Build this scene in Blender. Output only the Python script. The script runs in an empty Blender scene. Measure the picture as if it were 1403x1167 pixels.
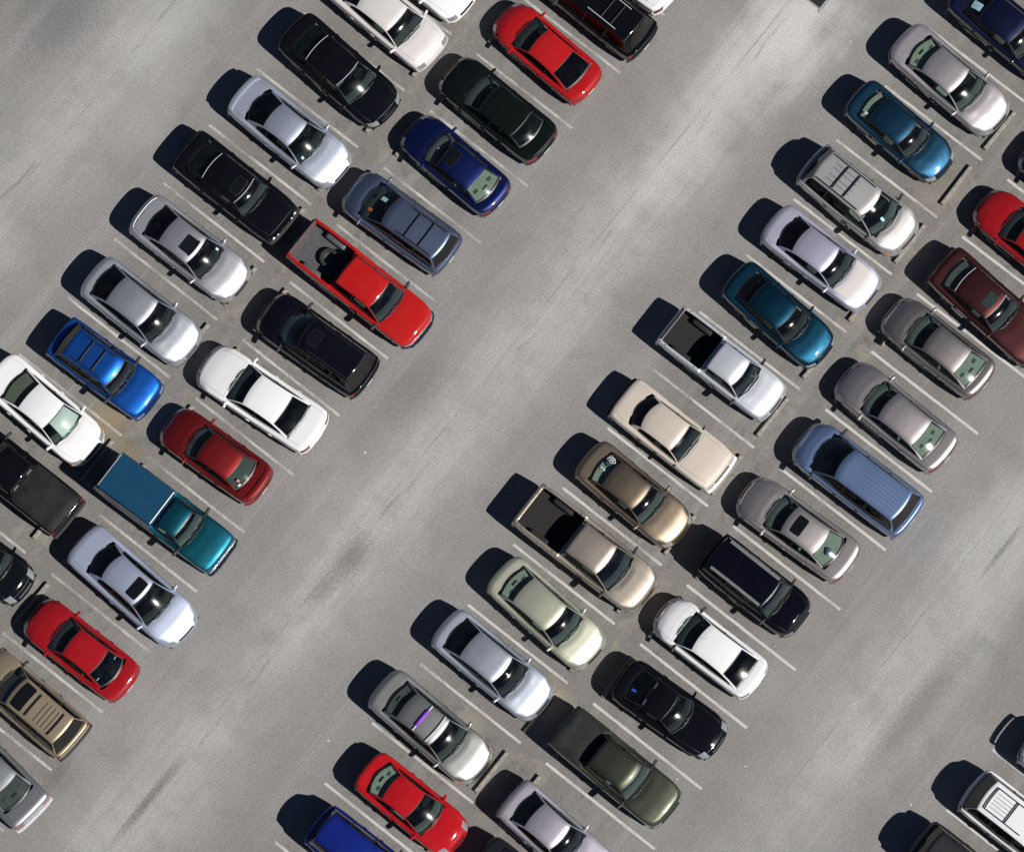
import bpy, math, random
import numpy as np
from mathutils import Matrix, Vector

random.seed(7)
scene = bpy.context.scene
COL = scene.collection
R = math.radians

# ---------------------------------------------------------------- camera
camd = bpy.data.cameras.new('camera')
cam = bpy.data.objects.new('camera', camd)
COL.objects.link(cam)
camd.sensor_fit = 'HORIZONTAL'
camd.sensor_width = 36.0
camd.lens = 6000.0 / 1403.0 * 36.0
camd.clip_start = 1.0
camd.clip_end = 900.0
AX = [(0.7844268684, 0.6199702668, 0.0176452948),
      (-0.61303615, 0.7707075718, 0.1737714518),
      (0.0941337711, -0.1471281994, 0.9846279125)]
CP = (24.64430, -33.52846, 156.75141)
mw = Matrix.Identity(4)
for i in range(3):
    for j in range(3):
        mw[j][i] = AX[i][j]
    mw[i][3] = CP[i]
cam.matrix_world = mw
scene.camera = cam

# ---------------------------------------------------------------- sky and sun
SUN = Vector((0.99, 0.13, 1.0)).normalized()
world = bpy.data.worlds.new('World')
scene.world = world
world.use_nodes = True
wn = world.node_tree
sky = wn.nodes.new('ShaderNodeTexSky')
sky.sky_type = 'NISHITA'
sky.sun_disc = False
sky.sun_elevation = math.asin(SUN.z)
sky.sun_rotation = math.atan2(SUN.x, SUN.y)
sky.air_density = 0.5
sky.dust_density = 0.1
sky.altitude = 2500.0
bg = wn.nodes['Background']
bg.inputs['Strength'].default_value = 0.05
wn.links.new(sky.outputs['Color'], bg.inputs['Color'])
sund = bpy.data.lights.new('sun', 'SUN')
sund.energy = 5.0
sund.angle = R(0.53)
sund.color = (1.0, 0.965, 0.91)
sun = bpy.data.objects.new('sun', sund)
COL.objects.link(sun)
sun.rotation_euler = SUN.to_track_quat('Z', 'Y').to_euler()
sun.location = (60, 10, 60)

vs = scene.view_settings
vs.view_transform = 'Standard'
vs.look = 'None'
vs.gamma = 1.0
vs.exposure = 0.0
vs.use_curve_mapping = False
scene.render.engine = 'CYCLES'
scene.cycles.max_bounces = 10
scene.cycles.transparent_max_bounces = 12

# ---------------------------------------------------------------- materials
MATS = {}


def newmat(name):
    m = bpy.data.materials.new(name)
    m.use_nodes = True
    return m, m.node_tree, m.node_tree.nodes['Principled BSDF']


class NT:
    """small helper for wiring node trees"""
    def __init__(self, nt):
        self.nt = nt
        self.n = nt.nodes
        self.l = nt.links

    def node(self, t, **kw):
        nd = self.n.new(t)
        for k, v in kw.items():
            setattr(nd, k, v)
        return nd

    def put(self, sock, v):
        if v is None:
            return
        if hasattr(v, 'is_output') or isinstance(v, bpy.types.NodeSocket):
            self.l.new(v, sock)
        else:
            sock.default_value = v

    def math(self, op, a, b=None, c=None, clamp=False):
        nd = self.node('ShaderNodeMath', operation=op)
        nd.use_clamp = clamp
        self.put(nd.inputs[0], a)
        self.put(nd.inputs[1], b)
        if c is not None:
            self.put(nd.inputs[2], c)
        return nd.outputs[0]

    def noise(self, vec, scale, detail=4.0, rough=0.55, dist=0.0):
        nd = self.node('ShaderNodeTexNoise')
        self.put(nd.inputs['Vector'], vec)
        nd.inputs['Scale'].default_value = scale
        nd.inputs['Detail'].default_value = detail
        nd.inputs['Roughness'].default_value = rough
        nd.inputs['Distortion'].default_value = dist
        return nd.outputs['Fac']

    def mapr(self, v, a, b, c=0.0, d=1.0, smooth=True):
        nd = self.node('ShaderNodeMapRange')
        nd.interpolation_type = 'SMOOTHSTEP' if smooth else 'LINEAR'
        self.put(nd.inputs['Value'], v)
        nd.inputs['From Min'].default_value = a
        nd.inputs['From Max'].default_value = b
        nd.inputs['To Min'].default_value = c
        nd.inputs['To Max'].default_value = d
        return nd.outputs['Result']

    def mix(self, fac, a, b, blend='MIX'):
        nd = self.node('ShaderNodeMix', data_type='RGBA', blend_type=blend)
        self.put(nd.inputs['Factor'], fac)
        self.put(nd.inputs[6], a if not isinstance(a, tuple) else (*a[:3], 1.0))
        self.put(nd.inputs[7], b if not isinstance(b, tuple) else (*b[:3], 1.0))
        return nd.outputs[2]

    def vmul(self, vec, s):
        nd = self.node('ShaderNodeVectorMath', operation='MULTIPLY')
        self.put(nd.inputs[0], vec)
        nd.inputs[1].default_value = s
        return nd.outputs[0]


def simple(name, col, rough=0.5, metal=0.0, spec=0.5, var=0.12, scale=9.0):
    if name in MATS:
        return MATS[name]
    m, nt, b = newmat(name)
    t = NT(nt)
    co = t.node('ShaderNodeTexCoord').outputs['Object']
    nz = t.noise(co, scale, 5.0, 0.6)
    lo = tuple(c * (1 - var) for c in col)
    hi = tuple(min(1, c * (1 + var)) for c in col)
    t.l.new(t.mix(t.mapr(nz, 0.3, 0.7), lo, hi), b.inputs['Base Color'])
    t.l.new(t.mapr(nz, 0.3, 0.7, rough * 0.9, min(1, rough * 1.15)), b.inputs['Roughness'])
    b.inputs['Metallic'].default_value = metal
    b.inputs['Specular IOR Level'].default_value = spec
    MATS[name] = m
    return m


def paint(col, metal=0.0, rough=0.35, dust=0.05):
    lum = 0.3 * col[0] + 0.6 * col[1] + 0.1 * col[2]
    dust = dust * min(1.0, 0.08 + lum * 3.0)
    if metal >= 0.2:
        metal = min(0.92, metal + (0.32 if lum > 0.2 else 0.5))
        rough = max(rough, 0.44)
        col = tuple(min(0.9, c * (1.18 if lum > 0.2 else 1.35)) for c in col)
    key = 'paint_%.3f_%.3f_%.3f_%.2f_%.2f' % (*col, metal, rough)
    if key in MATS:
        return MATS[key]
    m, nt, b = newmat(key)
    t = NT(nt)
    co = t.node('ShaderNodeTexCoord').outputs['Object']
    n1 = t.noise(co, 1.7, 4.0, 0.6)
    n2 = t.noise(co, 260.0, 2.0, 0.5)
    n3 = t.noise(co, 14.0, 5.0, 0.7)
    fl = t.mapr(n2, 0.3, 0.7, 0.9 if metal else 0.985, 1.1 if metal else 1.015)
    base = t.mix(fl, (0, 0, 0), col)
    # thin film of road dust, patchy
    d = t.math('MULTIPLY', t.mapr(n1, 0.35, 0.75), t.mapr(n3, 0.25, 0.8))
    d = t.math('MULTIPLY', d, dust * 2.0)
    base = t.mix(d, base, (0.34, 0.31, 0.27))
    t.l.new(base, b.inputs['Base Color'])
    t.l.new(t.mapr(n3, 0.2, 0.8, rough * 0.92, rough * 1.1), b.inputs['Roughness'])
    b.inputs['Metallic'].default_value = metal
    b.inputs['Coat Weight'].default_value = 1.0
    if not metal:
        b.inputs['Specular IOR Level'].default_value = 0.0
    t.l.new(t.mapr(n1, 0.3, 0.8, 0.03, 0.09), b.inputs['Coat Roughness'])
    bump = t.node('ShaderNodeBump')
    bump.inputs['Strength'].default_value = 0.03
    bump.inputs['Distance'].default_value = 0.01
    t.l.new(t.noise(co, 2.6, 2.0, 0.5), bump.inputs['Height'])
    t.l.new(bump.outputs[0], b.inputs['Normal'])
    MATS[key] = m
    return m


def glass(name, tint, refl=1.0):
    if name in MATS:
        return MATS[name]
    m = bpy.data.materials.new(name)
    m.use_nodes = True
    nt = m.node_tree
    nt.nodes.clear()
    t = NT(nt)
    out = t.node('ShaderNodeOutputMaterial')
    tr = t.node('ShaderNodeBsdfTransparent')
    tr.inputs['Color'].default_value = (*tint, 1)
    gl = t.node('ShaderNodeBsdfGlossy')
    gl.inputs['Roughness'].default_value = 0.05
    gl.inputs['Color'].default_value = (1, 1, 1, 1)
    hz = t.node('ShaderNodeBsdfGlossy')
    hz.inputs['Roughness'].default_value = 0.16
    df = t.node('ShaderNodeBsdfDiffuse')
    df.inputs['Color'].default_value = (0.32, 0.33, 0.32, 1)
    co = t.node('ShaderNodeTexCoord').outputs['Object']
    nz = t.noise(co, 3.0, 5.0, 0.65)
    # Schlick reflectance of a thin pane, the same from both sides
    geo = t.node('ShaderNodeNewGeometry')
    dt = t.node('ShaderNodeVectorMath', operation='DOT_PRODUCT')
    t.l.new(geo.outputs['Normal'], dt.inputs[0])
    t.l.new(geo.outputs['Incoming'], dt.inputs[1])
    c1 = t.math('SUBTRACT', 1.0, t.math('ABSOLUTE', dt.outputs['Value']), clamp=True)
    fr = t.math('ADD', t.math('MULTIPLY', t.math('POWER', c1, 5.0), 0.93), 0.065)
    fr = t.math('MULTIPLY', fr, refl, clamp=True)
    m1 = t.node('ShaderNodeMixShader')
    t.l.new(fr, m1.inputs[0])
    t.l.new(tr.outputs[0], m1.inputs[1])
    t.l.new(gl.outputs[0], m1.inputs[2])
    m2 = t.node('ShaderNodeMixShader')
    t.l.new(t.mapr(nz, 0.3, 0.8, 0.001, 0.004), m2.inputs[0])
    t.l.new(m1.outputs[0], m2.inputs[1])
    t.l.new(hz.outputs[0], m2.inputs[2])
    m3 = t.node('ShaderNodeMixShader')
    t.l.new(t.mapr(nz, 0.35, 0.8, 0.002, 0.018), m3.inputs[0])
    t.l.new(m2.outputs[0], m3.inputs[1])
    t.l.new(df.outputs[0], m3.inputs[2])
    t.l.new(m3.outputs[0], out.inputs['Surface'])
    MATS[name] = m
    return m


G_CLEAR = glass('glass_clear', (0.60, 0.68, 0.65))
G_SIDE = glass('glass_side', (0.46, 0.52, 0.505))
G_TINT = glass('glass_tinted', (0.13, 0.16, 0.165))
G_DARK = glass('glass_privacy', (0.035, 0.04, 0.045))
BLACK = simple('black_trim', (0.016, 0.016, 0.017), 0.42)
RUBBER = simple('rubber', (0.02, 0.02, 0.021), 0.8)
PLASTIC = simple('dark_plastic', (0.03, 0.03, 0.032), 0.6)
UNDER = simple('underbody', (0.015, 0.015, 0.015), 0.9)
CHROME = simple('chrome', (0.72, 0.73, 0.75), 0.14, 1.0, var=0.03)
ALLOY = simple('alloy', (0.42, 0.43, 0.45), 0.35, 0.9)
LAMP = simple('lamp_lens', (0.40, 0.415, 0.43), 0.16, 0.5, var=0.2, scale=30)
REDLAMP = simple('red_lens', (0.17, 0.008, 0.008), 0.15)
AMBER = simple('amber_lens', (0.7, 0.22, 0.02), 0.2)
PLATE = simple('number_plate', (0.62, 0.63, 0.62), 0.4)
LINER = simple('bed_liner', (0.011, 0.0105, 0.0105), 0.75, var=0.2, scale=30)
LINER2 = simple('worn_bed_liner', (0.085, 0.085, 0.092), 0.5, var=0.25, scale=18)
VINYL = simple('black_vinyl', (0.012, 0.012, 0.013), 0.5, var=0.12, scale=3)
WHITE = simple('white_print', (0.75, 0.78, 0.78), 0.5)
SATIN = simple('satin_metal', (0.62, 0.63, 0.65), 0.4, 0.25, var=0.05)
TRIMW = simple('white_trim', (0.8, 0.82, 0.84), 0.3)
CABIN = {'grey': simple('cabin_grey', (0.13, 0.135, 0.135), 0.8),
         'tan': simple('cabin_tan', (0.36, 0.33, 0.26), 0.8),
         'sage': simple('cabin_sage', (0.42, 0.47, 0.40), 0.8),
         'black': simple('cabin_black', (0.035, 0.035, 0.037), 0.8)}
DASH = {'grey': simple('dash_grey', (0.075, 0.08, 0.082), 0.7),
        'tan': simple('dash_tan', (0.13, 0.12, 0.10), 0.7),
        'sage': simple('dash_sage', (0.13, 0.15, 0.14), 0.7),
        'black': simple('dash_black', (0.03, 0.03, 0.032), 0.65)}

# ---------------------------------------------------------------- mesh helpers


def smooth01(a):
    a = max(0.0, min(1.0, a))
    return a * a * (3 - 2 * a)


def lerp(a, b, f):
    return a + (b - a) * f


class MB:
    def __init__(self):
        self.v = []
        self.f = []

    def grid(self, P, keep=None, flip=False):
        """P[i][j] points; keep(i,j) decides if a cell is a face"""
        b = len(self.v)
        ni, nj = len(P), len(P[0])
        for row in P:
            self.v.extend(row)
        for i in range(ni - 1):
            for j in range(nj - 1):
                if keep is None or keep(i, j):
                    q = (b + i * nj + j, b + i * nj + j + 1, b + (i + 1) * nj + j + 1, b + (i + 1) * nj + j)
                    self.f.append(q[::-1] if flip else q)
        return self

    def box(self, x0, x1, y0, y1, z0, z1):
        b = len(self.v)
        self.v += [(x0, y0, z0), (x1, y0, z0), (x1, y1, z0), (x0, y1, z0), (x0, y0, z1), (x1, y0, z1), (x1, y1, z1), (x0, y1, z1)]
        for q in ((0, 3, 2, 1), (4, 5, 6, 7), (0, 1, 5, 4), (1, 2, 6, 5), (2, 3, 7, 6), (3, 0, 4, 7)):
            self.f.append(tuple(b + k for k in q))
        return self

    def superq(self, c, s, e=0.35, nu=14, nv=8, rot=None):
        """rounded box as a superquadric"""
        def pw(a):
            return math.copysign(abs(a) ** e, a)
        P = []
        for i in range(nv + 1):
            ph = -math.pi / 2 + math.pi * i / nv
            row = []
            for j in range(nu + 1):
                th = 2 * math.pi * j / nu + math.pi / nu
                v = Vector((s[0] / 2 * pw(math.cos(ph)) * pw(math.cos(th)), s[1] / 2 * pw(math.cos(ph)) * pw(math.sin(th)), s[2] / 2 * pw(math.sin(ph))))
                if rot is not None:
                    v = rot @ v
                row.append((c[0] + v.x, c[1] + v.y, c[2] + v.z))
            P.append(row)
        return self.grid(P)

    def tube(self, pts, r, n=6, ry=None):
        P = []
        for i, p in enumerate(pts):
            p = Vector(p)
            d = Vector(pts[min(i + 1, len(pts) - 1)]) - Vector(pts[max(i - 1, 0)])
            d.normalize()
            up = Vector((0, 0, 1)) if abs(d.z) < 0.9 else Vector((1, 0, 0))
            a = d.cross(up).normalized()
            c = a.cross(d).normalized()
            P.append([tuple(p + a * (r * math.cos(2 * math.pi * k / n)) + c * ((ry or r) * math.sin(2 * math.pi * k / n))) for k in range(n + 1)])
        self.grid(P, flip=True)
        for row, fl in ((P[0], False), (P[-1], True)):
            b = len(self.v)
            self.v.extend(row[:-1])
            f = tuple(range(b, b + n))
            self.f.append(f[::-1] if fl else f)
        return self

    def lathe(self, prof, n=28, axis='y'):
        P = []
        for k in range(n + 1):
            a = 2 * math.pi * k / n
            if axis == 'y':
                P.append([(r * math.cos(a), h, r * math.sin(a)) for r, h in prof])
            else:
                P.append([(r * math.cos(a), r * math.sin(a), h) for r, h in prof])
        return self.grid(P)

    def mesh(self, name, mat, angle=38):
        me = bpy.data.meshes.new(name)
        me.from_pydata([tuple(map(float, p)) for p in self.v], [], self.f)
        me.materials.append(mat)
        me.shade_smooth()
        me.set_sharp_from_angle(angle=R(angle))
        me.update()
        return me

    def obj(self, name, mat, parent=None, angle=38, weld=False):
        if weld:
            self.weld()
        return link(name, self.mesh(name, mat, angle), parent)

    def weld(self, eps=1e-4):
        key = {}
        mp = []
        nv = []
        for p in self.v:
            k = (round(p[0] / eps), round(p[1] / eps), round(p[2] / eps))
            if k not in key:
                key[k] = len(nv)
                nv.append(p)
            mp.append(key[k])
        nf = []
        for f in self.f:
            g = []
            for i in f:
                m = mp[i]
                if not g or g[-1] != m:
                    g.append(m)
            if len(g) > 1 and g[0] == g[-1]:
                g.pop()
            if len(set(g)) >= 3:
                nf.append(tuple(g))
        used = sorted({i for f in nf for i in f})
        ix = {a: b for b, a in enumerate(used)}
        self.v = [nv[a] for a in used]
        self.f = [tuple(ix[i] for i in f) for f in nf]
        return self


def link(name, me, parent=None, loc=None):
    o = bpy.data.objects.new(name, me)
    COL.objects.link(o)
    if parent is not None:
        o.parent = parent
    if loc is not None:
        o.location = loc
    return o


def profile(ctrl, step):
    """polyline with rounded corners; returns points and, per control, (first,last) sample index"""
    raw = []
    n = len(ctrl)
    for i, (x, z, r) in enumerate(ctrl):
        p = np.array((x, z), float)
        if 0 < i < n - 1 and r > 0:
            a = np.array(ctrl[i - 1][:2], float)
            c = np.array(ctrl[i + 1][:2], float)
            la, lc = np.linalg.norm(a - p), np.linalg.norm(c - p)
            d = min(r, 0.47 * la, 0.47 * lc)
            p0 = p + (a - p) / la * d
            p2 = p + (c - p) / lc * d
            for k in range(6):
                t = k / 5
                raw.append((tuple((1 - t) ** 2 * p0 + 2 * t * (1 - t) * p + t * t * p2), i))
        else:
            raw.append((tuple(p), i))
    out = []
    marks = [[None, None] for _ in ctrl]
    for k, (p, i) in enumerate(raw):
        if k:
            q = out[-1]
            d = math.hypot(p[0] - q[0], p[1] - q[1])
            m = max(1, int(math.ceil(d / step)))
            for j in range(1, m):
                out.append((q[0] + (p[0] - q[0]) * j / m, q[1] + (p[1] - q[1]) * j / m))
        out.append(p)
        if marks[i][0] is None:
            marks[i][0] = len(out) - 1
        marks[i][1] = len(out) - 1
    return out, marks


# ---------------------------------------------------------------- shared wheel meshes
WHEELS = {}


def wheel_mesh(r):
    if r in WHEELS:
        return WHEELS[r]
    w = 0.105
    t = MB()
    t.lathe([(r * 0.62, -w), (r * 0.80, -w * 1.05), (r * 0.94, -w * 0.95), (r, -w * 0.6), (r, w * 0.6), (r * 0.94, w * 0.95), (r * 0.80, w * 1.05), (r * 0.62, w)], 28)
    tm = t.mesh('tyre', RUBBER, 50)
    m = MB()
    m.lathe([(r * 0.64, w * 0.9), (r * 0.60, w * 1.0), (r * 0.55, w * 0.8), (r * 0.53, w * 0.3), (0.0001, w * 0.3)], 28)
    for k in range(5):
        a = 2 * math.pi * k / 5
        ca, sa = math.cos(a), math.sin(a)
        pts = []
        for rr, hw, h in ((0.03, 0.045, w * 0.8), (r * 0.3, 0.036, w * 0.82), (r * 0.58, 0.05, w * 0.86)):
            pts.append([(rr * ca - hw * sa, h, rr * sa + hw * ca), (rr * ca + hw * sa, h, rr * sa - hw * ca)])
        m.grid(pts)
    m.lathe([(0.0001, w * 0.95), (0.04, w * 0.93), (0.055, w * 0.8)], 12)
    rm = m.mesh('rim', ALLOY, 30)
    WHEELS[r] = (tm, rm)
    return WHEELS[r]


MIRROR_CACHE = {}

# ---------------------------------------------------------------- the car builder
BASE = dict(W=1.80, H=1.42, zc=0.99, zh=0.76, zd=1.07, zbelt=0.95, n=3.2, D=0.20, bF=0.10, cF=0.20, bR=0.08, cR=0.14,
            bz=0.58, bow=0.22, bowR=0.17, wbf=0.865, wrf=0.635, wheel=0.31, ohF=0.93, ohR=1.02, crown=0.045, gl='clear', rgl='side', sgl='side',
            cabin='grey', doors=4, hood_t=0.80, trunk=True, mir=(0.10, 0.19, 0.13), mircol='paint', bumper='paint', rbumper=None)
STYLES = {
    'sedan': dict(),
    'box': dict(W=1.78, n=6.0, D=0.11, bF=0.04, cF=0.05, bR=0.03, cR=0.04, zh=0.80, zc=0.95, bow=0.12, bowR=0.2, wrf=0.66),
    'coupe': dict(W=1.76, H=1.34, zc=0.93, zh=0.68, zd=1.00, zbelt=0.89, doors=2),
    'wagon': dict(W=1.78, H=1.62, zc=1.0, zh=0.80, zd=0.98, bR=0.06, cR=0.09, trunk=False, wrf=0.68, bowR=0.12),
    'van': dict(W=1.93, H=1.74, zc=1.08, zh=0.86, zd=1.02, n=3.6, D=0.20, bF=0.13, cF=0.24, bR=0.07, cR=0.1, bow=0.28, bowR=0.12, wheel=0.33, trunk=False, wrf=0.66, wbf=0.9,
                mir=(0.11, 0.22, 0.16), mircol='black', bz=0.62),
    'suv': dict(W=1.78, H=1.74, zc=1.10, zh=0.96, zd=1.05, n=5.0, D=0.14, bF=0.06, cF=0.10, bR=0.03, cR=0.05, bow=0.14, bowR=0.08, wheel=0.36, trunk=False, wrf=0.66, wbf=0.9,
                mir=(0.11, 0.22, 0.17), mircol='black', bz=0.68, ohF=0.85, ohR=1.0),
    'pickup': dict(W=1.80, H=1.70, zc=1.10, zh=0.97, zd=1.16, zbelt=1.06, n=5.5, D=0.12, bF=0.06, cF=0.12, bR=0.01, cR=0.02, bow=0.15, bowR=0.03, wheel=0.37, trunk=False, wrf=0.66, wbf=0.88,
                   mir=(0.11, 0.24, 0.19), mircol='black', bz=0.66, ohF=0.88, ohR=1.15, doors=2),
}
GL = {'clear': G_CLEAR, 'side': G_SIDE, 'tint': G_TINT, 'dark': G_DARK}
TS = [0.0, 0.14, 0.28, 0.42, 0.55, 0.66, 0.74, 0.80, 0.86, 0.91, 0.95, 0.975, 0.99, 1.0]
TFULL = [-t for t in TS[:0:-1]] + TS
CT = [0.0, 0.2, 0.4, 0.58, 0.72, 0.82, 0.885, 0.925, 0.965, 1.0]
CTF = [-t for t in CT[:0:-1]] + CT


class Car:
    def __init__(self, kind, style, x, y, yaw, L, g, col, metal, label, cat, **o):
        self.p = dict(BASE)
        self.p.update(STYLES[style])
        self.p.update(o)
        rv = random.Random(label)
        if style in ('sedan', 'coupe', 'wagon', 'van'):
            if 'n' not in o:
                self.p['n'] = rv.uniform(3.9, 5.2)
            if 'D' not in o:
                self.p['D'] = rv.uniform(0.11, 0.16)
            if 'wrf' not in o and style == 'sedan':
                self.p['wrf'] = rv.uniform(0.635, 0.675)
            if 'bow' not in o:
                self.p['bow'] += rv.uniform(-0.04, 0.05)
            self.p['crown'] = rv.uniform(0.03, 0.05)
        self.style = style
        self.L = L
        self.h = L / 2
        self.wb, self.wt, self.rt, self.rb = g
        self.paint = paint(col, metal, o.get('rough', 0.40 if metal else 0.3), o.get('dust', 0.05))
        self.root = bpy.data.objects.new(kind, None)
        COL.objects.link(self.root)
        self.root.empty_display_size = 0.5
        self.root.location = (x, y, 0)
        self.root.rotation_euler = (0, 0, R(yaw))
        self.root['label'] = label
        self.root['category'] = cat
        self.root['group'] = 'vehicles parked in the stalls'
        self.body()
        self.cabin()
        self.interior()
        self.details()

    # ---- lower body
    def ctrl(self):
        p, h = self.p, self.h
        bz, zd = p['bz'], p['zd']
        c = [(-h + 0.10, 0.26, 0), (-h, 0.36, 0.05), (-h, bz, 0.05), (-h + 0.045, bz + 0.05, 0.04)]
        if self.style == 'pickup':
            self.bx0 = -h + 0.20
            self.bx1 = self.rb - 0.07
            c += [(-h + 0.05, zd - 0.02, 0.02), (-h + 0.09, zd, 0.03), (self.bx0, zd, 0), (self.bx1, zd, 0), (self.rb + 0.02, zd, 0.0)]
        elif p['trunk']:
            c += [(-h + 0.06, zd - 0.07, 0.07), (-h + 0.19, zd - 0.005, 0.12), (self.rb, zd - 0.012, 0.1)]
        else:
            c += [(-h + 0.06, zd - 0.02, 0.03), (min(-h + 0.11, self.rb - 0.03), zd, 0.02), (self.rb, zd, 0.02)]
        c += [((self.rb + self.wb) / 2, p['zbelt'], 0.3), (self.wb, p['zc'], 0.18)]
        self.mk_hood = len(c)
        c += [(self.wb + 0.55 * (h - self.wb), lerp(p['zc'], p['zh'], 0.38), 0.4), (h - 0.15, p['zh'], 0.16), (h - 0.045, bz + 0.03, 0.06), (h, bz - 0.03, 0.05), (h, 0.38, 0.05), (h - 0.1, 0.24, 0)]
        return c

    def bpt(self, x, z, t, sg):
        p, h = self.p, self.h
        gF = smooth01((x - (h - 0.95)) / 0.95)
        gR = smooth01((-h + 0.85 - x) / 0.85)
        hw = p['W'] / 2 * (1 - 0.055 * gF ** 2 - 0.04 * gR ** 2)
        D = p['D'] * max(0, min(1, (z - 0.42) / 0.34))
        if self.style == 'pickup' and x < self.rb:
            D *= 0.5
        zz = z - D * (1 - max(0.0, 1 - t ** p['n']) ** (1 / p['n']))
        xx = x - gF * (p['bF'] * t * t + p['cF'] * t ** 6) + gR * (p['bR'] * t * t + p['cR'] * t ** 6)
        return (xx, hw * t * sg, zz)

    def sidept(self, e, tt):
        zs = min(0.22, e[2] - 0.005)
        y = abs(e[1]) + 0.018 * math.sin(math.pi * tt) - 0.075 * tt ** 3
        return (e[0], math.copysign(y, e[1]), e[2] + (zs - e[2]) * tt)

    def topz(self, x):
        return float(np.interp(x, self.tx, self.tz))

    def body(self):
        p, h = self.p, self.h
        pr, mk = profile(self.ctrl(), 0.065)
        self.pr, self.mk = pr, mk
        i0 = mk[3][1]
        i1 = mk[-4][0]
        self.tx = np.array([q[0] for q in pr[i0:i1 + 1]])
        self.tz = np.array([q[1] for q in pr[i0:i1 + 1]])
        m = MB()
        P = [[self.bpt(x, z, abs(t), 1 if t >= 0 else -1) for t in TFULL] for x, z in pr]
        xin0, xin1 = self.rb + 0.06, self.wb - 0.14
        pick = self.style == 'pickup'

        def keep(i, j):
            x = (pr[i][0] + pr[i + 1][0]) / 2
            z = (pr[i][1] + pr[i + 1][1]) / 2
            t = abs(TFULL[j] + TFULL[j + 1]) / 2
            if z > 0.75 and xin0 < x < xin1 and t < 0.80:
                return False
            if pick and z > 0.9 and self.bx0 < x < self.bx1 and t < 0.86:
                return False
            return True
        m.grid(P, keep, flip=True)
        rw = p['wheel']
        self.ax = (h - p['ohF'], -h + p['ohR'])
        ra = rw + 0.055
        TT = [0, 0.12, 0.25, 0.38, 0.52, 0.66, 0.8, 0.92, 1.0]
        self.edge = [self.bpt(x, z, 1.0, 1) for x, z in pr]
        for sg in (1, -1):
            S = []
            for e in self.edge:
                col = []
                for tt in TT:
                    q = self.sidept((e[0], e[1] * sg, e[2]), tt)
                    for ax in self.ax:
                        d = math.hypot(q[0] - ax, q[2] - rw)
                        if abs(d - ra) < 0.035 and d > 0:
                            k = ra / d
                            q = (ax + (q[0] - ax) * k, q[1], rw + (q[2] - rw) * k)
                    col.append(q)
                S.append(col)

            def ks(i, j):
                cx = sum(S[a][b][0] for a, b in ((i, j), (i + 1, j), (i, j + 1), (i + 1, j + 1))) / 4
                cz = sum(S[a][b][2] for a, b in ((i, j), (i + 1, j), (i, j + 1), (i + 1, j + 1))) / 4
                return all(math.hypot(cx - ax, cz - rw) > ra - 0.004 for ax in self.ax)
            m.grid(S, ks, flip=(sg > 0))
        m.obj('body', self.paint, self.root, 42, weld=True)
        hw = p['W'] / 2
        u = MB()
        u.box(-h + 0.22, h - 0.22, -hw + 0.28, hw - 0.28, 0.19, 0.30)
        u.box(-h + 0.12, -h + 0.50, -hw + 0.12, hw - 0.12, 0.245, 0.34)
        u.box(h - 0.50, h - 0.14, -hw + 0.16, hw - 0.16, 0.245, 0.34)
        u.obj('underbody', UNDER, self.root)
        for ax, sgs in ((self.ax[0], (1, -1)), (self.ax[1], (1, -1))):
            for sg in sgs:
                tm, rm = wheel_mesh(rw)
                wo = link('wheel', tm, self.root, (ax, sg * (hw - 0.145), rw))
                if sg < 0:
                    wo.rotation_euler = (0, 0, math.pi)
                link('rim', rm, wo)

    # patches that lie on the body skin -----------------------------------
    def toppatch(self, name, mat, xr, xf, tl, off, inset=0.0, nx=14, ridge=None, parent=None, th=0.006):
        """panel on hood or deck; xr(t), xf(t) rear/front limits; tl(a) half-width in t"""
        m = MB()
        nt = 12
        P = []
        for i in range(nx + 1):
            a = i / nx
            row = []
            for j in range(nt + 1):
                b = -1 + 2 * j / nt
                t = tl(a) * b - math.copysign(inset / (self.p['W'] / 2), b) * abs(b) ** 8
                x = lerp(xr(abs(t)) + inset, xf(abs(t)) - inset, a)
                q = self.bpt(x, self.topz(x), abs(t), 1 if t >= 0 else -1)
                z = q[2] + off
                if ridge:
                    z += ridge(a, abs(t))
                row.append((q[0], q[1], z))
            P.append(row)
        # turned-down edge
        full = [[(c[0], c[1], c[2] - th) for c in P[0]]] + P + [[(c[0], c[1], c[2] - th) for c in P[-1]]]
        full = [[(r[0][0], r[0][1], r[0][2] - th)] + r + [(r[-1][0], r[-1][1], r[-1][2] - th)] for r in full]
        m.grid(full, flip=True)
        return m.obj(name, mat, parent or self.root, 35)

    def facepatch(self, name, mat, s0, s1, t0, t1, off, parent=None, ns=6, nt=8, z1=None):
        """panel on the skin between profile samples s0..s1 and lateral t0..t1 (signed)"""
        m = MB()
        P = []
        for i in range(ns + 1):
            s = lerp(s0, s1, i / ns)
            k = min(int(s), len(self.pr) - 2)
            f = s - k
            x = lerp(self.pr[k][0], self.pr[k + 1][0], f)
            z = lerp(self.pr[k][1], self.pr[k + 1][1], f)
            dx, dz = self.pr[k + 1][0] - self.pr[k][0], self.pr[k + 1][1] - self.pr[k][1]
            l = math.hypot(dx, dz) or 1
            row = []
            for j in range(nt + 1):
                t = lerp(t0, t1, j / nt)
                q = self.bpt(x, z, abs(t), 1 if t >= 0 else -1)
                row.append((q[0] - dz / l * off, q[1] + math.copysign(off * abs(t) ** 4 * 0.7, t), q[2] + dx / l * off))
            P.append(row)
        m.grid(P, flip=(t1 > t0))
        return m.obj(name, mat, parent or self.root, 40)

    def sofx(self, x):
        """profile sample index of a top-skin x"""
        i0 = self.mk[3][1]
        return i0 + float(np.interp(x, self.tx, np.arange(len(self.tx))))

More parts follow.
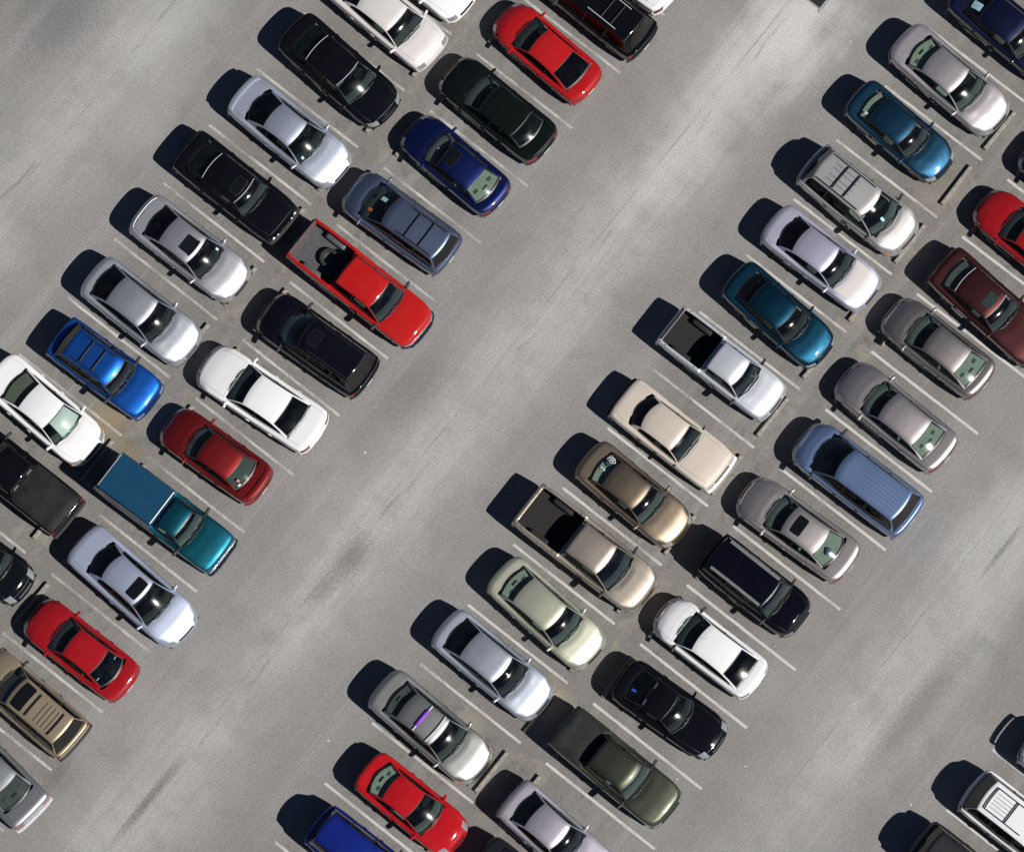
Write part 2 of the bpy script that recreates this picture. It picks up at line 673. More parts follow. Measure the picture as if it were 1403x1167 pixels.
    # ---- greenhouse
    def cpt(self, x, z, t, sg):
        p = self.p
        zb = self.zb0
        f = max(0.0, min(1.0, (z - zb) / (p['H'] - zb)))
        w0, w1 = p['W'] / 2 * p['wbf'], p['W'] / 2 * p['wrf']
        hw = w0 + (w1 - w0) * f ** 0.85
        bt = p['wbf'] * t
        drop = p['D'] * (0.5 if self.style == 'pickup' and x < self.rb + 0.05 else 1.0) * (1 - (1 - bt ** p['n']) ** (1 / p['n']))
        zz = z - (1 - f) ** 2 * (drop + 0.012 * t) - (1 - (1 - f) ** 2) * p['crown'] * t * t - f * 0.03 * t ** 8
        zz += 0.16 * f * (1 - f) * smooth01((x - self.wt + 0.04) / 0.3)
        if p['trunk']:
            zz += 0.14 * f * (1 - f) * smooth01((self.rt - 0.02 - x) / 0.3)
        xm = (self.wt + self.rt) / 2
        if x > xm:
            g = ((x - xm) / max(0.05, self.wb - xm)) ** 1.5
            xx = x - p['bow'] * g * t * t
        else:
            g = ((xm - x) / max(0.05, xm - self.rb)) ** 1.5
            xx = x + p['bowR'] * g * t * t
        return (xx, hw * t * sg, zz)

    def cabin(self):
        p = self.p
        self.zb0 = p['zc'] - 0.03
        zr = p['H']
        zbr = p['zd'] - (0.012 if p['trunk'] else 0.03)
        xm = (self.wt + self.rt) / 2
        big = self.style in ('van', 'suv', 'wagon')
        rr = p.get('rr', 0.10 if big or self.style == 'pickup' else 0.2)
        dxr = 0.09 if p['trunk'] else 0.0
        ctrl = [(self.wb, self.zb0, 0), (self.wt - 0.06, zr - 0.03, p.get('rf', 0.2)), (xm, zr, 0.5), (self.rt + dxr, zr - (0.03 if big else 0.06 if p['trunk'] else 0.045), rr), (self.rb, zbr if self.style != 'pickup' else zbr - 0.04, 0)]
        pr, mk = profile(ctrl, 0.07)
        self.cp, self.cm = pr, mk
        iw = mk[1][0] + 3          # last row of windshield glass
        ir = mk[3][1] - (3 if p['trunk'] else 2)          # first row of rear glass
        self.iw, self.ir = iw, ir
        n = len(pr)
        P = [[self.cpt(x, z, abs(t), 1 if t >= 0 else -1) for t in CTF] for x, z in pr]
        self.CPg = P

        def cls(i, j):
            t = abs(CTF[j] + CTF[j + 1]) / 2
            if i < iw:
                if t > 0.965:
                    return 'paint'
                if t > 0.925 or i == 0 or i == iw - 1:
                    return 'seal'
                return 'ws'
            if i >= ir:
                lo = 0.885 if self.style not in ('van', 'suv') else 0.925
                if t > lo + 0.04:
                    return 'paint'
                if t > lo or i == ir or i >= n - 2:
                    return 'seal'
                return 'rg'
            return 'paint'
        roof, seal, ws, rg = MB(), MB(), MB(), MB()
        for m, c in ((roof, 'paint'), (seal, 'seal'), (ws, 'ws'), (rg, 'rg')):
            m.grid(P, lambda i, j, c=c: cls(i, j) == c, flip=False)
        # sides
        E = [self.cpt(x, z, 1.0, 1) for x, z in pr]
        ex = np.array([e[0] for e in E])[::-1]
        ey = np.array([e[1] for e in E])[::-1]
        ez = np.array([e[2] for e in E])[::-1]
        xa, xc = E[0][0], E[-1][0]
        self.xa, self.xc = xa, xc
        wins = p.get('wins')
        Lc = xa - xc
        if wins is None:
            if big:
                xb = self.wt - 0.62
                wins = [(xb + 0.04, xa - 0.12), (xb - 0.95, xb - 0.04), (xc + 0.18, xb - 1.03)]
            elif self.style == 'pickup':
                wins = [(self.rt + 0.12, xa - 0.12)] if p.get('cab', 'ext') == 'reg' else [(self.wt - 0.72, xa - 0.12), (self.rt + 0.10, self.wt - 0.80)]
            elif p['doors'] == 2:
                xb = self.wt - 0.95
                wins = [(xb + 0.035, xa - 0.12), (xc + 0.40, xb - 0.035)]
            else:
                xb = self.wt - 0.62
                wins = [(xb + 0.035, xa - 0.12), (xc + 0.28, xb - 0.035)]
        self.wins = wins
        bk = sorted(set([round(v, 3) for w in wins for v in w] + [round(xc + 0.0, 3), round(xa, 3)]))
        xs = []
        for a, b in zip(bk[:-1], bk[1:]):
            m_ = max(1, int((b - a) / 0.09))
            xs += [a + (b - a) * k / m_ for k in range(m_)]
        xs.append(bk[-1])
        RL = [0.0, 0.04, 0.10, 0.3, 0.55, 0.75, 0.86, 0.91, 0.955, 1.0]
        z0, z1 = E[0][2] - 0.01, E[-1][2] - 0.01
        y0, y1 = E[0][1], E[-1][1]
        gmesh = []
        for sg in (1, -1):
            S = []
            hh = []
            for x in xs:
                yt, zt = float(np.interp(x, ex, ey)), float(np.interp(x, ex, ez))
                f = (x - xc) / Lc
                zb_ = min(lerp(z1, z0, f), zt)
                zb_ = min(zb_, max(zb_ - 0.0, 0)) - 0.05 * math.sin(math.pi * f)
                yb_ = lerp(y1, y0, f) + 0.02 * math.sin(math.pi * f)
                zb_ = min(zb_, zt)
                hh.append(zt - zb_)
                S.append([(x, sg * (lerp(yb_, yt, r) + 0.022 * math.sin(math.pi * r) * min(1, (zt - zb_) / 0.3)), lerp(zb_, zt, r)) for r in RL])

            def sc(i, j):
                x = (xs[i] + xs[i + 1]) / 2
                r = (RL[j] + RL[j + 1]) / 2
                w = -1
                for k, (a, b) in enumerate(wins):
                    if a - 1e-4 < x < b + 1e-4:
                        w = k
                inside = min(w_[0] for w_ in wins) - 0.02 < x < max(w_[1] for w_ in wins) + 0.02
                if r < 0.10:
                    return 'seal' if inside and r > 0.04 else 'paint'
                if w >= 0 and 0.10 < r < 0.91 and (hh[i] + hh[i + 1]) / 2 > 0.09:
                    return w
                if r > 0.955:
                    return 'paint'
                if inside and (w < 0 or r > 0.91 or (hh[i] + hh[i + 1]) / 2 <= 0.09):
                    return 'seal'
                return 'paint'
            fl = sg < 0
            roof.grid(S, lambda i, j: sc(i, j) == 'paint', flip=fl)
            seal.grid(S, lambda i, j: sc(i, j) == 'seal', flip=fl)
            for k in range(len(wins)):
                g = MB()
                g.grid(S, lambda i, j: sc(i, j) == k, flip=fl)
                gmesh.append((k, g))
        self.roof = roof.obj('roof', p.get('roofmat') or self.paint, self.root, 35, weld=True)
        seal.obj('window_trim', p.get('sealmat') or BLACK, self.root, 35, weld=True)
        self.wso = ws.obj('windshield', GL[p['gl']], self.root, 60, weld=True)
        rg.obj('rear_window', GL[p['rgl']], self.root, 60, weld=True)
        for k, g in gmesh:
            if g.f:
                g.obj('side_window', GL['side' if (k == 0 and p['sgl'] == 'dark') else p['sgl']], self.root, 60, weld=True)

    def roofpt(self, x, t, up=0.0):
        xs = np.array([q[0] for q in self.cp])[::-1]
        zs = np.array([q[1] for q in self.cp])[::-1]
        z = float(np.interp(x, xs, zs))
        q = self.cpt(x, z, abs(t), 1 if t >= 0 else -1)
        return (q[0], q[1], q[2] + up)

    def glasspt(self, which, a, t, off):
        """a 0 at base .. 1 at roof edge"""
        if which == 'f':
            s = lerp(0, self.iw, a)
        else:
            s = lerp(len(self.cp) - 1, self.ir, a)
        k = max(0, min(int(s), len(self.cp) - 2))
        f = s - k
        x = lerp(self.cp[k][0], self.cp[k + 1][0], f)
        z = lerp(self.cp[k][1], self.cp[k + 1][1], f)
        dx, dz = self.cp[k + 1][0] - self.cp[k][0], self.cp[k + 1][1] - self.cp[k][1]
        l = math.hypot(dx, dz) or 1
        q = self.cpt(x, z, abs(t), 1 if t >= 0 else -1)
        return (q[0] + dz / l * off, q[1], q[2] - dx / l * off)

    def glasspatch(self, name, mat, which, a0, a1, t0, t1, off=0.004, parent=None, n=5):
        m = MB()
        P = [[self.glasspt(which, lerp(a0, a1, i / n), lerp(t0, t1, j / n), off) for j in range(n + 1)] for i in range(n + 1)]
        m.grid(P, flip=(which == 'r'))
        return m.obj(name, mat, parent or self.root, 60)

    def roofpatch(self, name, mat, x0, x1, t0, t1, up, parent=None, nx=8, nt=8, th=0.012, rnd=0.0):
        m = MB()
        P = []
        for i in range(nx + 1):
            a = i / nx
            e = rnd * (max(0, 2 * abs(a - 0.5)) ** 6)
            P.append([self.roofpt(lerp(x0, x1, a), lerp(t0 + e, t1 - e, j / nt), up) for j in range(nt + 1)])
        full = [[(c[0], c[1], c[2] - th) for c in P[0]]] + P + [[(c[0], c[1], c[2] - th) for c in P[-1]]]
        full = [[(r[0][0], r[0][1], r[0][2] - th)] + r + [(r[-1][0], r[-1][1], r[-1][2] - th)] for r in full]
        m.grid(full, flip=True)
        return m.obj(name, mat, parent or self.root, 30)

    # ---- seats, dashboard
    def interior(self):
        p = self.p
        cm, dm = CABIN[p['cabin']], DASH[p['cabin']]
        hw = p['W'] / 2
        # dashboard
        m = MB()
        P = []
        zt = p['zc'] - 0.05
        for i, (dx, dz) in enumerate(((0.08, -0.03), (0.14, 0.0), (0.30, 0.03), (0.42, 0.01), (0.47, -0.10), (0.46, -0.3))):
            row = []
            for j in range(13):
                t = -0.88 + 1.76 * j / 12
                x = self.wb - dx - p['bow'] * t * t * (1 if i < 2 else 0.75)
                row.append((x, t * hw * 0.86, zt + dz))
            P.append(row)
        m.grid(P)
        m.obj('dashboard', dm, self.root)
        # steering wheel
        sx = self.wb - 0.78
        rot = Matrix.Rotation(R(-25), 3, 'Y')
        pts = []
        for k in range(21):
            a = 2 * math.pi * k / 20
            v = rot @ Vector((0, 0.18 * math.cos(a), 0.18 * math.sin(a)))
            pts.append((sx + v.x, 0.36 + v.y, zt - 0.02 + v.z))
        sw = MB().tube(pts, 0.014, 5)
        a, b = rot @ Vector((0, 0.17, 0)), rot @ Vector((0, -0.17, 0))
        sw.tube([(sx + a.x, 0.36 + a.y, zt - 0.02 + a.z), (sx + b.x, 0.36 + b.y, zt - 0.02 + b.z)], 0.02, 5)
        sw.obj('steering_wheel', PLASTIC, self.root)
        fx = min(self.wb - 1.25, self.wt - 0.15)
        zs = p['zc'] - 0.42
        for sg in (1, -1):
            s = MB()
            s.superq((fx, sg * 0.36, zs), (0.52, 0.50, 0.18))
            s.superq((fx - 0.34, sg * 0.36, zs + 0.30), (0.16, 0.48, 0.62), rot=Matrix.Rotation(R(-18), 3, 'Y'))
            s.superq((fx - 0.46, sg * 0.36, zs + 0.66), (0.09, 0.26, 0.17), rot=Matrix.Rotation(R(-12), 3, 'Y'))
            s.obj('seat', cm, self.root)
        if not (self.style == 'pickup' and p.get('cab') == 'reg'):
            rx = max(fx - 1.0, self.rt + 0.30) if self.style != 'pickup' else max(self.rt + 0.25, fx - 0.9)
            s = MB()
            s.superq((rx + 0.12, 0, zs), (0.5, 1.28, 0.18), nu=18)
            s.superq((rx - 0.16, 0, zs + 0.26), (0.16, 1.24, 0.52), nu=18, rot=Matrix.Rotation(R(-20), 3, 'Y'))
            for sg in (1, -1):
                s.superq((rx - 0.24, sg * 0.34, zs + 0.54), (0.08, 0.24, 0.12))
            s.obj('rear_seat', cm, self.root)
        if p['trunk']:
            m = MB()
            P = []
            zt = p['zd'] + 0.005
            xf = self.rt + 0.06
            for i, (a, dz) in enumerate(((0.0, -0.01), (0.5, 0.0), (1.0, 0.0), (1.0, -0.35))):
                P.append([(lerp(self.rb + 0.10 + p['bowR'] * t * t, xf, a), t * hw * 0.84, zt + dz) for t in [-0.86 + 1.72 * j / 12 for j in range(13)]])
            m.grid(P, flip=True)
            shelf = m.obj('parcel_shelf', CABIN[p.get('shelf', p['cabin'])], self.root)
            xs_ = lerp(self.rb + 0.1, xf, 0.45)
            rv = random.Random(self.root['label'] + 'shelf')
            k = rv.random()
            for sg in (1, -1):
                if k < 0.65:
                    MB().superq((xs_ + rv.uniform(0.0, 0.08), sg * hw * lerp(0.36, 0.5, k), zt + 0.004), (0.13 + 0.06 * k, 0.18 + 0.1 * k, 0.02), 0.5 + 0.5 * rv.random(), 12, 4).obj('speaker', CABIN['grey'] if k < 0.4 else PLASTIC, shelf)
            if k > 0.5 and p['cabin'] == 'sage':
                MB().superq((xs_ - 0.02, rv.uniform(-0.3, 0.3), zt + 0.05), (0.2, 0.3, 0.09), 0.4, 12, 6, rot=Matrix.Rotation(rv.uniform(-0.6, 0.6), 3, 'Z')).obj('shelf_cushion', simple('cushion', (0.10, 0.16, 0.24), 0.9), shelf)
            if k < 0.8:
                MB().superq((xs_ - 0.08, 0, zt + 0.012), (0.07, 0.26, 0.05), 0.5, 10, 6).obj('brake_lamp', PLASTIC if p.get('brakelight') is None else WHITE, shelf)
        elif self.style != 'pickup':
            m = MB().box(self.rb + 0.12, min(self.rb + 0.9, self.rt + 0.9), -hw * 0.7, hw * 0.7, 0.5, 0.56)
            m.obj('cargo_floor', CABIN['black'], self.root)

    # ---- everything bolted on
    def details(self):
        p, h, o = self.p, self.h, self.p
        mk = self.mk
        hw = p['W'] / 2
        nC = len(mk)
        # hood with a dark shut line
        bow = p['bow']
        xr = lambda t: self.wb + 0.035 - bow * (t * 0.98) ** 2
        xf = lambda t: h - o.get('hood_end', 0.19)
        tl = lambda a: lerp(p['hood_t'] + 0.03, p['hood_t'] - o.get('hood_taper', 0.05), a)
        rk = o.get('ridge', 0.010)
        rt_ = o.get('ridge_t', (0.34, 0.62))
        ridge = (lambda a, t: rk * smooth01((lerp(rt_[1], rt_[0], a) - t) / 0.07) * smooth01(a * 6) * smooth01((1 - a) * 6 + 0.2)) if rk else None
        self.toppatch('hood_gap', BLACK, xr, xf, tl, 0.0015, 0.0, th=0.002)
        self.toppatch('hood', p.get('hoodmat') or self.paint, xr, xf, tl, 0.006, 0.007, ridge=ridge)
        if p['trunk']:
            tr = lambda t: -h + 0.10
            tf = lambda t: self.rb - 0.03 + p['bowR'] * t * t
            tlt = lambda a: lerp(0.78, 0.80, a)
            self.toppatch('trunk_gap', BLACK, tr, tf, tlt, 0.0015, 0.0, th=0.002, nx=8)
            self.toppatch('trunk_lid', self.paint, tr, tf, tlt, 0.006, 0.007, nx=8)
        # bumpers
        fb = {'paint': self.paint, 'chrome': CHROME, 'black': PLASTIC, 'white': TRIMW}[p['bumper']]
        rbm = {'paint': self.paint, 'chrome': CHROME, 'black': PLASTIC, 'white': SATIN}[p['rbumper'] or p['bumper']]
        kf = nC - 1
        for nm, kind_, mat_, xx, sgx in (('front_bumper', p['bumper'], fb, h, 1), ('rear_bumper', p['rbumper'] or p['bumper'], rbm, -h, -1)):
            if kind_ == 'paint':
                if sgx > 0:
                    self.facepatch(nm, mat_, mk[kf - 2][0] - 1.0, mk[kf][0], -0.985, 0.985, 0.008, ns=8, nt=20)
                else:
                    self.facepatch(nm, mat_, 0, mk[2][1] + 0.6, -0.985, 0.985, 0.008, ns=8, nt=20)
                continue
            P = []
            zc_ = p['bz'] - 0.09
            for k in range(25):
                t = -0.99 + 1.98 * k / 24
                q = self.bpt(xx, zc_, abs(t), 1 if t >= 0 else -1)
                yy = q[1] * 1.015
                P.append([(q[0] - sgx * 0.05, yy, zc_ + 0.085), (q[0] + sgx * 0.055, yy, zc_ + 0.085), (q[0] + sgx * 0.085, yy, zc_ + 0.05), (q[0] + sgx * 0.085, yy, zc_ - 0.07), (q[0] + sgx * 0.04, yy, zc_ - 0.10), (q[0] - sgx * 0.05, yy, zc_ - 0.10)])
            MB().grid(P, flip=(sgx < 0)).obj(nm, mat_, self.root, 25)
        # grille
        gs0, gs1 = mk[kf - 3][0], mk[kf - 2][0]
        gw = o.get('grille', 0.42)
        if gw:
            self.facepatch('grille', {'chrome': CHROME}.get(o.get('grillemat'), BLACK), gs0 - 0.5, gs1 - 0.8, -gw, gw, 0.006, ns=4, nt=8)
        # headlights
        sa = self.sofx(h - o.get('lamp_back', 0.07 if self.style in ('suv', 'pickup', 'box') else 0.17))
        sb = mk[kf - 2][0] - 0.9
        if o.get('round_lamps'):
            for sg in (1, -1):
                for t, rr in ((0.70, 0.10), (0.46, 0.07)):
                    k = int(mk[kf - 3][1])
                    x, z = self.pr[k]
                    q = self.bpt(x, z, t, sg)
                    m = MB().superq((q[0] - 0.04, q[1], q[2] - 0.03), (0.16, rr * 2, rr * 2.1), 0.9, 12, 8)
                    m.obj('headlight', LAMP, self.root)
        else:
            ta, tb = o.get('lamp_t', (0.56, 0.93))
            for sg in (1, -1):
                hl = self.facepatch('headlight', LAMP, sa, sb, sg * ta, sg * tb, 0.007, ns=6, nt=6)
                if o.get('amber'):
                    self.facepatch('turn_signal', AMBER, sa + 0.2, sb - 0.3, sg * tb, sg * 0.985, 0.009, ns=4, nt=3, parent=hl)
        # tail lights
        if self.style in ('suv', 'van', 'wagon', 'pickup'):
            s0, s1 = mk[3][1] - 0.2, mk[4][1]
            ta, tb = 0.84, 0.985
        else:
            s0, s1 = mk[3][0] - 0.2, mk[4][0] + 0.6
            ta, tb = o.get('tail_t', (0.55, 0.96))
        for sg in (1, -1):
            self.facepatch('tail_light', REDLAMP, s0, s1, sg * ta, sg * tb, 0.008, ns=5, nt=5)
        # rear plate
        k = mk[2][0]
        m = MB().box(-h - 0.022, -h - 0.010, -0.155, 0.155, 0.42, 0.55)
        m.obj('license_plate', PLATE, self.root)
        # side mirrors
        mx = self.xa - 0.10
        e = self.bpt(mx, self.topz(mx), 1.0, 1)
        s = p['mir']
        mm = self.paint if p['mircol'] == 'paint' else PLASTIC
        for sg in (1, -1):
            y = sg * (hw - 0.05 + s[1] * 0.58)
            z = p['zc'] - 0.01
            m = MB().superq((mx, y, z), (s[0], s[1] * 1.15, s[2]), 0.45, 14, 8, rot=Matrix.Rotation(R(sg * 12), 3, 'Z'))
            m.tube([(mx + 0.02, sg * (hw * 0.86), z - 0.05), (mx, y - sg * s[1] * 0.2, z - 0.01)], 0.05, 6, ry=0.035)
            mo = m.obj('side_mirror', mm, self.root)
            MB().box(mx - s[0] / 2 - 0.004, mx - s[0] / 2 + 0.006, y - s[1] * 0.36, y + s[1] * 0.36, z - s[2] * 0.32, z + s[2] * 0.34).obj('mirror_glass', CHROME, mo)
        # doors
        xb = self.wins[0][0] - 0.03
        spans = [(xb, self.xa - 0.16)]
        if p['doors'] == 4:
            spans.append((max(xb - 0.98, self.ax[1] + p['wheel'] + 0.02), xb - 0.012))
        elif p['doors'] == 2:
            spans = [(min(xb, self.xa - 1.15), self.xa - 0.16)]
        exs = np.array([q[0] for q in self.edge])
        i0, i1 = mk[3][1], mk[-4][0]
        ex, ey, ez = exs[i0:i1], np.array([q[1] for q in self.edge])[i0:i1], np.array([q[2] for q in self.edge])[i0:i1]
        for a, b in spans:
            for sg in (1, -1):
                for nm, mat_, of, ins in (('door_gap', BLACK, 0.0015, 0.0), ('door', self.paint, 0.005, 0.009)):
                    m = MB()
                    P = []
                    for i in range(9):
                        x = lerp(a + ins, b - ins, i / 8)
                        e = (x, sg * float(np.interp(x, ex, ey)), float(np.interp(x, ex, ez)))
                        row = []
                        for j in range(8):
                            q = self.sidept(e, lerp(0.02 + ins, 0.86 - ins, j / 7))
                            row.append((q[0], q[1] + sg * of, q[2]))
                        P.append(row)
                    m.grid(P, flip=(sg > 0))
                    d = m.obj(nm, mat_, self.root)
                x = a + 0.16
                e = (x, sg * float(np.interp(x, ex, ey)), float(np.interp(x, ex, ez)))
                q = self.sidept(e, 0.2)
                MB().superq((q[0], q[1] + sg * 0.018, q[2]), (0.17, 0.035, 0.035), 0.6, 8, 6).obj('handle', mm, d)
        # wipers
        for t0, t1 in ((0.62, 0.04), (-0.06, -0.62)):
            pts = [self.glasspt('f', 0.03 + 0.05 * k / 5 + 0.06 * (abs(lerp(t0, t1, k / 5)) < 0.2), lerp(t0, t1, k / 5), 0.018) for k in range(6)]
            MB().tube(pts, 0.011, 5).obj('wiper', BLACK, self.root)
        # rear-view mirror behind the glass
        q = self.glasspt('f', 0.80, 0.0, -0.07)
        MB().superq(q, (0.04, 0.22, 0.06), 0.6, 8, 6).obj('rearview_mirror', PLASTIC, self.root)
        # options -----------------------------------------------------------
        if 'sunroof' in o:
            x0, x1, t = o['sunroof']
            t *= 1.32
            fr = self.roofpatch('sunroof_frame', BLACK, x0 - 0.02, x1 + 0.02, -t - 0.03, t + 0.03, 0.004, rnd=0.05)
            self.roofpatch('sunroof', o.get('sunroofmat') or SUNROOF, x0, x1, -t, t, 0.010, rnd=0.05)
        if 'popup' in o:
            x0, x1, t = o['popup']
            m = MB()
            P = [[self.roofpt(lerp(x0, x1, i / 6), lerp(-t, t, j / 6), 0.085 - 0.075 * i / 6 * (1 if x1 > x0 else 1)) for j in range(7)] for i in range(7)]
            m.grid(P, flip=True)
            m.obj('sunroof', SUNROOF, self.root)
            m = MB().tube([self.roofpt(x1 + 0.06 - 0.05 * abs(tt) ** 2, tt, 0.03) for tt in np.linspace(-t - 0.05, t + 0.05, 9)], 0.03, 6)
            m.obj('wind_deflector', BLACK, self.root)
            self.roofpatch('sunroof_opening', BLACK, x0 - 0.0, x1 + 0.03, -t - 0.02, t + 0.02, 0.004)
        if 'rails' in o:
            x0, x1, t, mat_ = o['rails']
            for sg in (1, -1):
                pts = [self.roofpt(x0, sg * t, 0.0)] + [self.roofpt(lerp(x0, x1, k / 8), sg * t, 0.05) for k in range(9)] + [self.roofpt(x1, sg * t, 0.0)]
                MB().tube(pts, o.get('rail_r', 0.018), 6, ry=0.02).obj('roof_rail', mat_, self.root)
        for x, t, mat_ in o.get('bars', ()):
            pts = [self.roofpt(x, lerp(-t, t, k / 8), 0.065) for k in range(9)]
            MB().tube(pts, 0.030, 6, ry=0.014).obj('roof_crossbar', mat_, self.root)
        if 'strips' in o:
            x0, x1, ts, mat_ = o['strips']
            for t in ts:
                self.roofpatch('roof_strip', mat_, x0, x1, t - 0.012, t + 0.012, 0.010, nx=8, nt=1, th=0.008)
        if 'cross_strips' in o:
            for x in o['cross_strips'][0]:
                t = o['cross_strips'][1]
                self.roofpatch('roof_slat', PLASTIC, x - 0.014, x + 0.014, -t, t, 0.014, nx=1, nt=8, th=0.010)
        if 'spoiler' in o:
            x, zup, t, mat_ = o['spoiler']
            mat_ = mat_ or self.paint
            P = []
            for k in range(13):
                tt = lerp(-t, t, k / 12)
                b = self.bpt(x, self.topz(x), abs(tt), 1 if tt >= 0 else -1)
                zt = self.topz(x) + zup - 0.05 * abs(tt) ** 3
                P.append([(b[0] - 0.08, b[1], zt - 0.01), (b[0] + 0.02, b[1], zt + 0.018), (b[0] + 0.12, b[1], zt), (b[0] + 0.12, b[1], zt - 0.018), (b[0] - 0.08, b[1], zt - 0.03), (b[0] - 0.08, b[1], zt - 0.01)])
            m = MB().grid(P)
            for sg in (1, -1):
                b = self.bpt(x, self.topz(x), t * 0.93, sg)
                m.box(b[0] - 0.05, b[0] + 0.08, b[1] - 0.03, b[1] + 0.03, b[2] - 0.03, self.topz(x) + zup - 0.02)
            m.obj('spoiler', mat_, self.root)
        if 'deck_strip' in o:
            x, t = o['deck_strip']
            pts = []
            for tt in np.linspace(-t, t, 15):
                q = self.bpt(x + 0.10 * abs(tt) ** 4, self.topz(x), abs(tt), 1 if tt >= 0 else -1)
                pts.append((q[0], q[1], q[2] + 0.014))
            MB().tube(pts, 0.016, 6).obj('trunk_strip', TRIMW, self.root)
        for which, a0, a1, t0, t1, c in o.get('stickers', ()):
            self.glasspatch('sticker', c, which, a0, a1, t0, t1, 0.004)
        if 'brakelight' in o:
            self.glasspatch('brake_light', o['brakelight'], 'r', 0.06, 0.14, -0.16, 0.16, -0.03)
        if o.get('antenna'):
            x, t = o['antenna']
            q = self.bpt(x, self.topz(x), t, 1) if x > self.wb else self.roofpt(x, t)
            MB().tube([q, (q[0] - 0.15, q[1], q[2] + 0.55)], 0.005, 4).obj('antenna', BLACK, self.root)
        if o.get('chrome_rim'):
            for which in 'fr':
                m = MB()
                m.tube([self.glasspt(which, 1.0, t, 0.006) for t in np.linspace(-0.93, 0.93, 13)], 0.011, 5)
                m.obj('chrome_strip', SATIN, self.root)
        if self.style == 'pickup':
            self.bed()

    def bed(self):
        p, o = self.p, self.p
        hw = p['W'] / 2 * 0.86
        x0, x1, zt = self.bx0, self.bx1, p['zd']
        zf = zt - 0.48
        mat_ = o.get('linermat') or LINER
        if o.get('cover') == 'tonneau':
            m = MB()
            P = []
            for i in range(13):
                a = -1 + 2 * i / 12
                row = []
                for j in range(13):
                    b = -1 + 2 * j / 12
                    e = max(abs(a) ** 10, abs(b) ** 10)
                    row.append((lerp(x0, x1, (a + 1) / 2) + a * 0.09, b * (hw + 0.05), zt + 0.035 - 0.04 * e + 0.015 * (1 - b * b) + 0.006 * math.sin(a * 5)))
                P.append(row)
            m.grid(P, flip=True)
            m.obj('bed_cover', VINYL, self.root, 40)
            return
        if o.get('cover') == 'cap':
            zc = o['capz']
            m = MB()
            c0, c1 = self.h * -1 + 0.06, x1 + 0.03
            rings = []
            for z, ins, r in ((zt - 0.02, 0.0, 0.05), (zt + 0.25, 0.02, 0.05), (zc - 0.10, 0.06, 0.07), (zc - 0.03, 0.085, 0.08), (zc, 0.13, 0.09)):
                xa_, xb_, y_ = c0 + ins, c1 - ins * 0.5, hw + 0.10 - ins
                ring = []
                for cx, cy, a0 in ((xb_ - r, y_ - r, 0), (xa_ + r, y_ - r, 90), (xa_ + r, -y_ + r, 180), (xb_ - r, -y_ + r, 270)):
                    for k in range(5):
                        a = R(a0 + 22.5 * k)
                        ring.append((cx + r * math.cos(a), cy + r * math.sin(a), z))
                ring.append(ring[0])
                rings.append(ring)
            m.grid(rings)
            top = rings[-1][:-1]
            cx_ = (c0 + c1) / 2
            for kk in (0.8, 0.5, 0.0001):
                prev = m.v[-len(top) - 1:]
                ring = [(cx_ + (q[0] - cx_) * (1 - (1 - kk) * 0.98), q[1] * max(kk, 0.01), q[2] + 0.03 * (1 - kk * kk)) for q in top]
                ring.append(ring[0])
                m.grid([prev, ring])
            cap = m.obj('truck_cap', o['capmat'], self.root, 30)
            for sg in (1, -1):
                w = MB()
                ya, yb = hw + 0.10 - 0.024, hw + 0.10 - 0.052
                w.grid([[(x, sg * (ya + 0.004), zt + 0.20), (x, sg * (yb + 0.006), zc - 0.17)] for x in np.linspace(c0 + 0.3, c1 - 0.3, 5)], flip=(sg < 0))
                w.obj('cap_window', G_DARK, cap)
            for nm, xx, w_ in (('cap_trim', c1 - 0.05, 0.02), ('cap_trim', c0 + 0.12, 0.012)):
                MB().tube([(xx, y, zc + 0.012 + 0.02 * (1 - (y / hw) ** 2)) for y in np.linspace(-hw + 0.03, hw - 0.03, 5)], w_, 6, ry=0.008).obj(nm, SATIN, cap)
            for k in range(3):
                y = (k - 1) * 0.36
                MB().box(c0 + 0.2, c1 - 0.15, y - 0.008, y + 0.008, zc + 0.012, zc + 0.046 - 0.14 * y * y).obj('cap_seam', simple('cap_seam', (0.01, 0.05, 0.1), 0.4), cap)
            return
        # open box: floor, inner walls, wheel boxes
        m = MB()
        n = 21
        P = []
        for i in range(2):
            x = (x0, x1)[i]
            row = []
            for j in range(n * 2 + 1):
                y = -hw + 2 * hw * j / (n * 2)
                row.append((x, y, zf + (0.012 if (j // 2) % 2 else 0.0)))
            P.append(row)
        m.grid(P, flip=True)
        m.grid([[(x0, -hw, zf - 0.01), (x1, -hw, zf - 0.01)], [(x0, -hw - 0.01, zt - 0.01), (x1, -hw - 0.01, zt - 0.01)]])
        m.grid([[(x0, hw, zf - 0.01), (x1, hw, zf - 0.01)], [(x0, hw + 0.01, zt - 0.01), (x1, hw + 0.01, zt - 0.01)]], flip=True)
        m.grid([[(x0, -hw, zf - 0.01), (x0, hw, zf - 0.01)], [(x0 - 0.005, -hw, zt - 0.01), (x0 - 0.005, hw, zt - 0.01)]], flip=True)
        m.grid([[(x1, -hw, zf - 0.01), (x1, hw, zf - 0.01)], [(x1 + 0.005, -hw, zt - 0.01), (x1 + 0.005, hw, zt - 0.01)]])
        bedo = m.obj('cargo_bed', mat_, self.root, 20)
        for sg in (1, -1):
            MB().superq((self.ax[1], sg * (hw - 0.09), zf + 0.08), (0.86, 0.24, 0.34), 0.3).obj('wheel_housing', mat_, bedo)
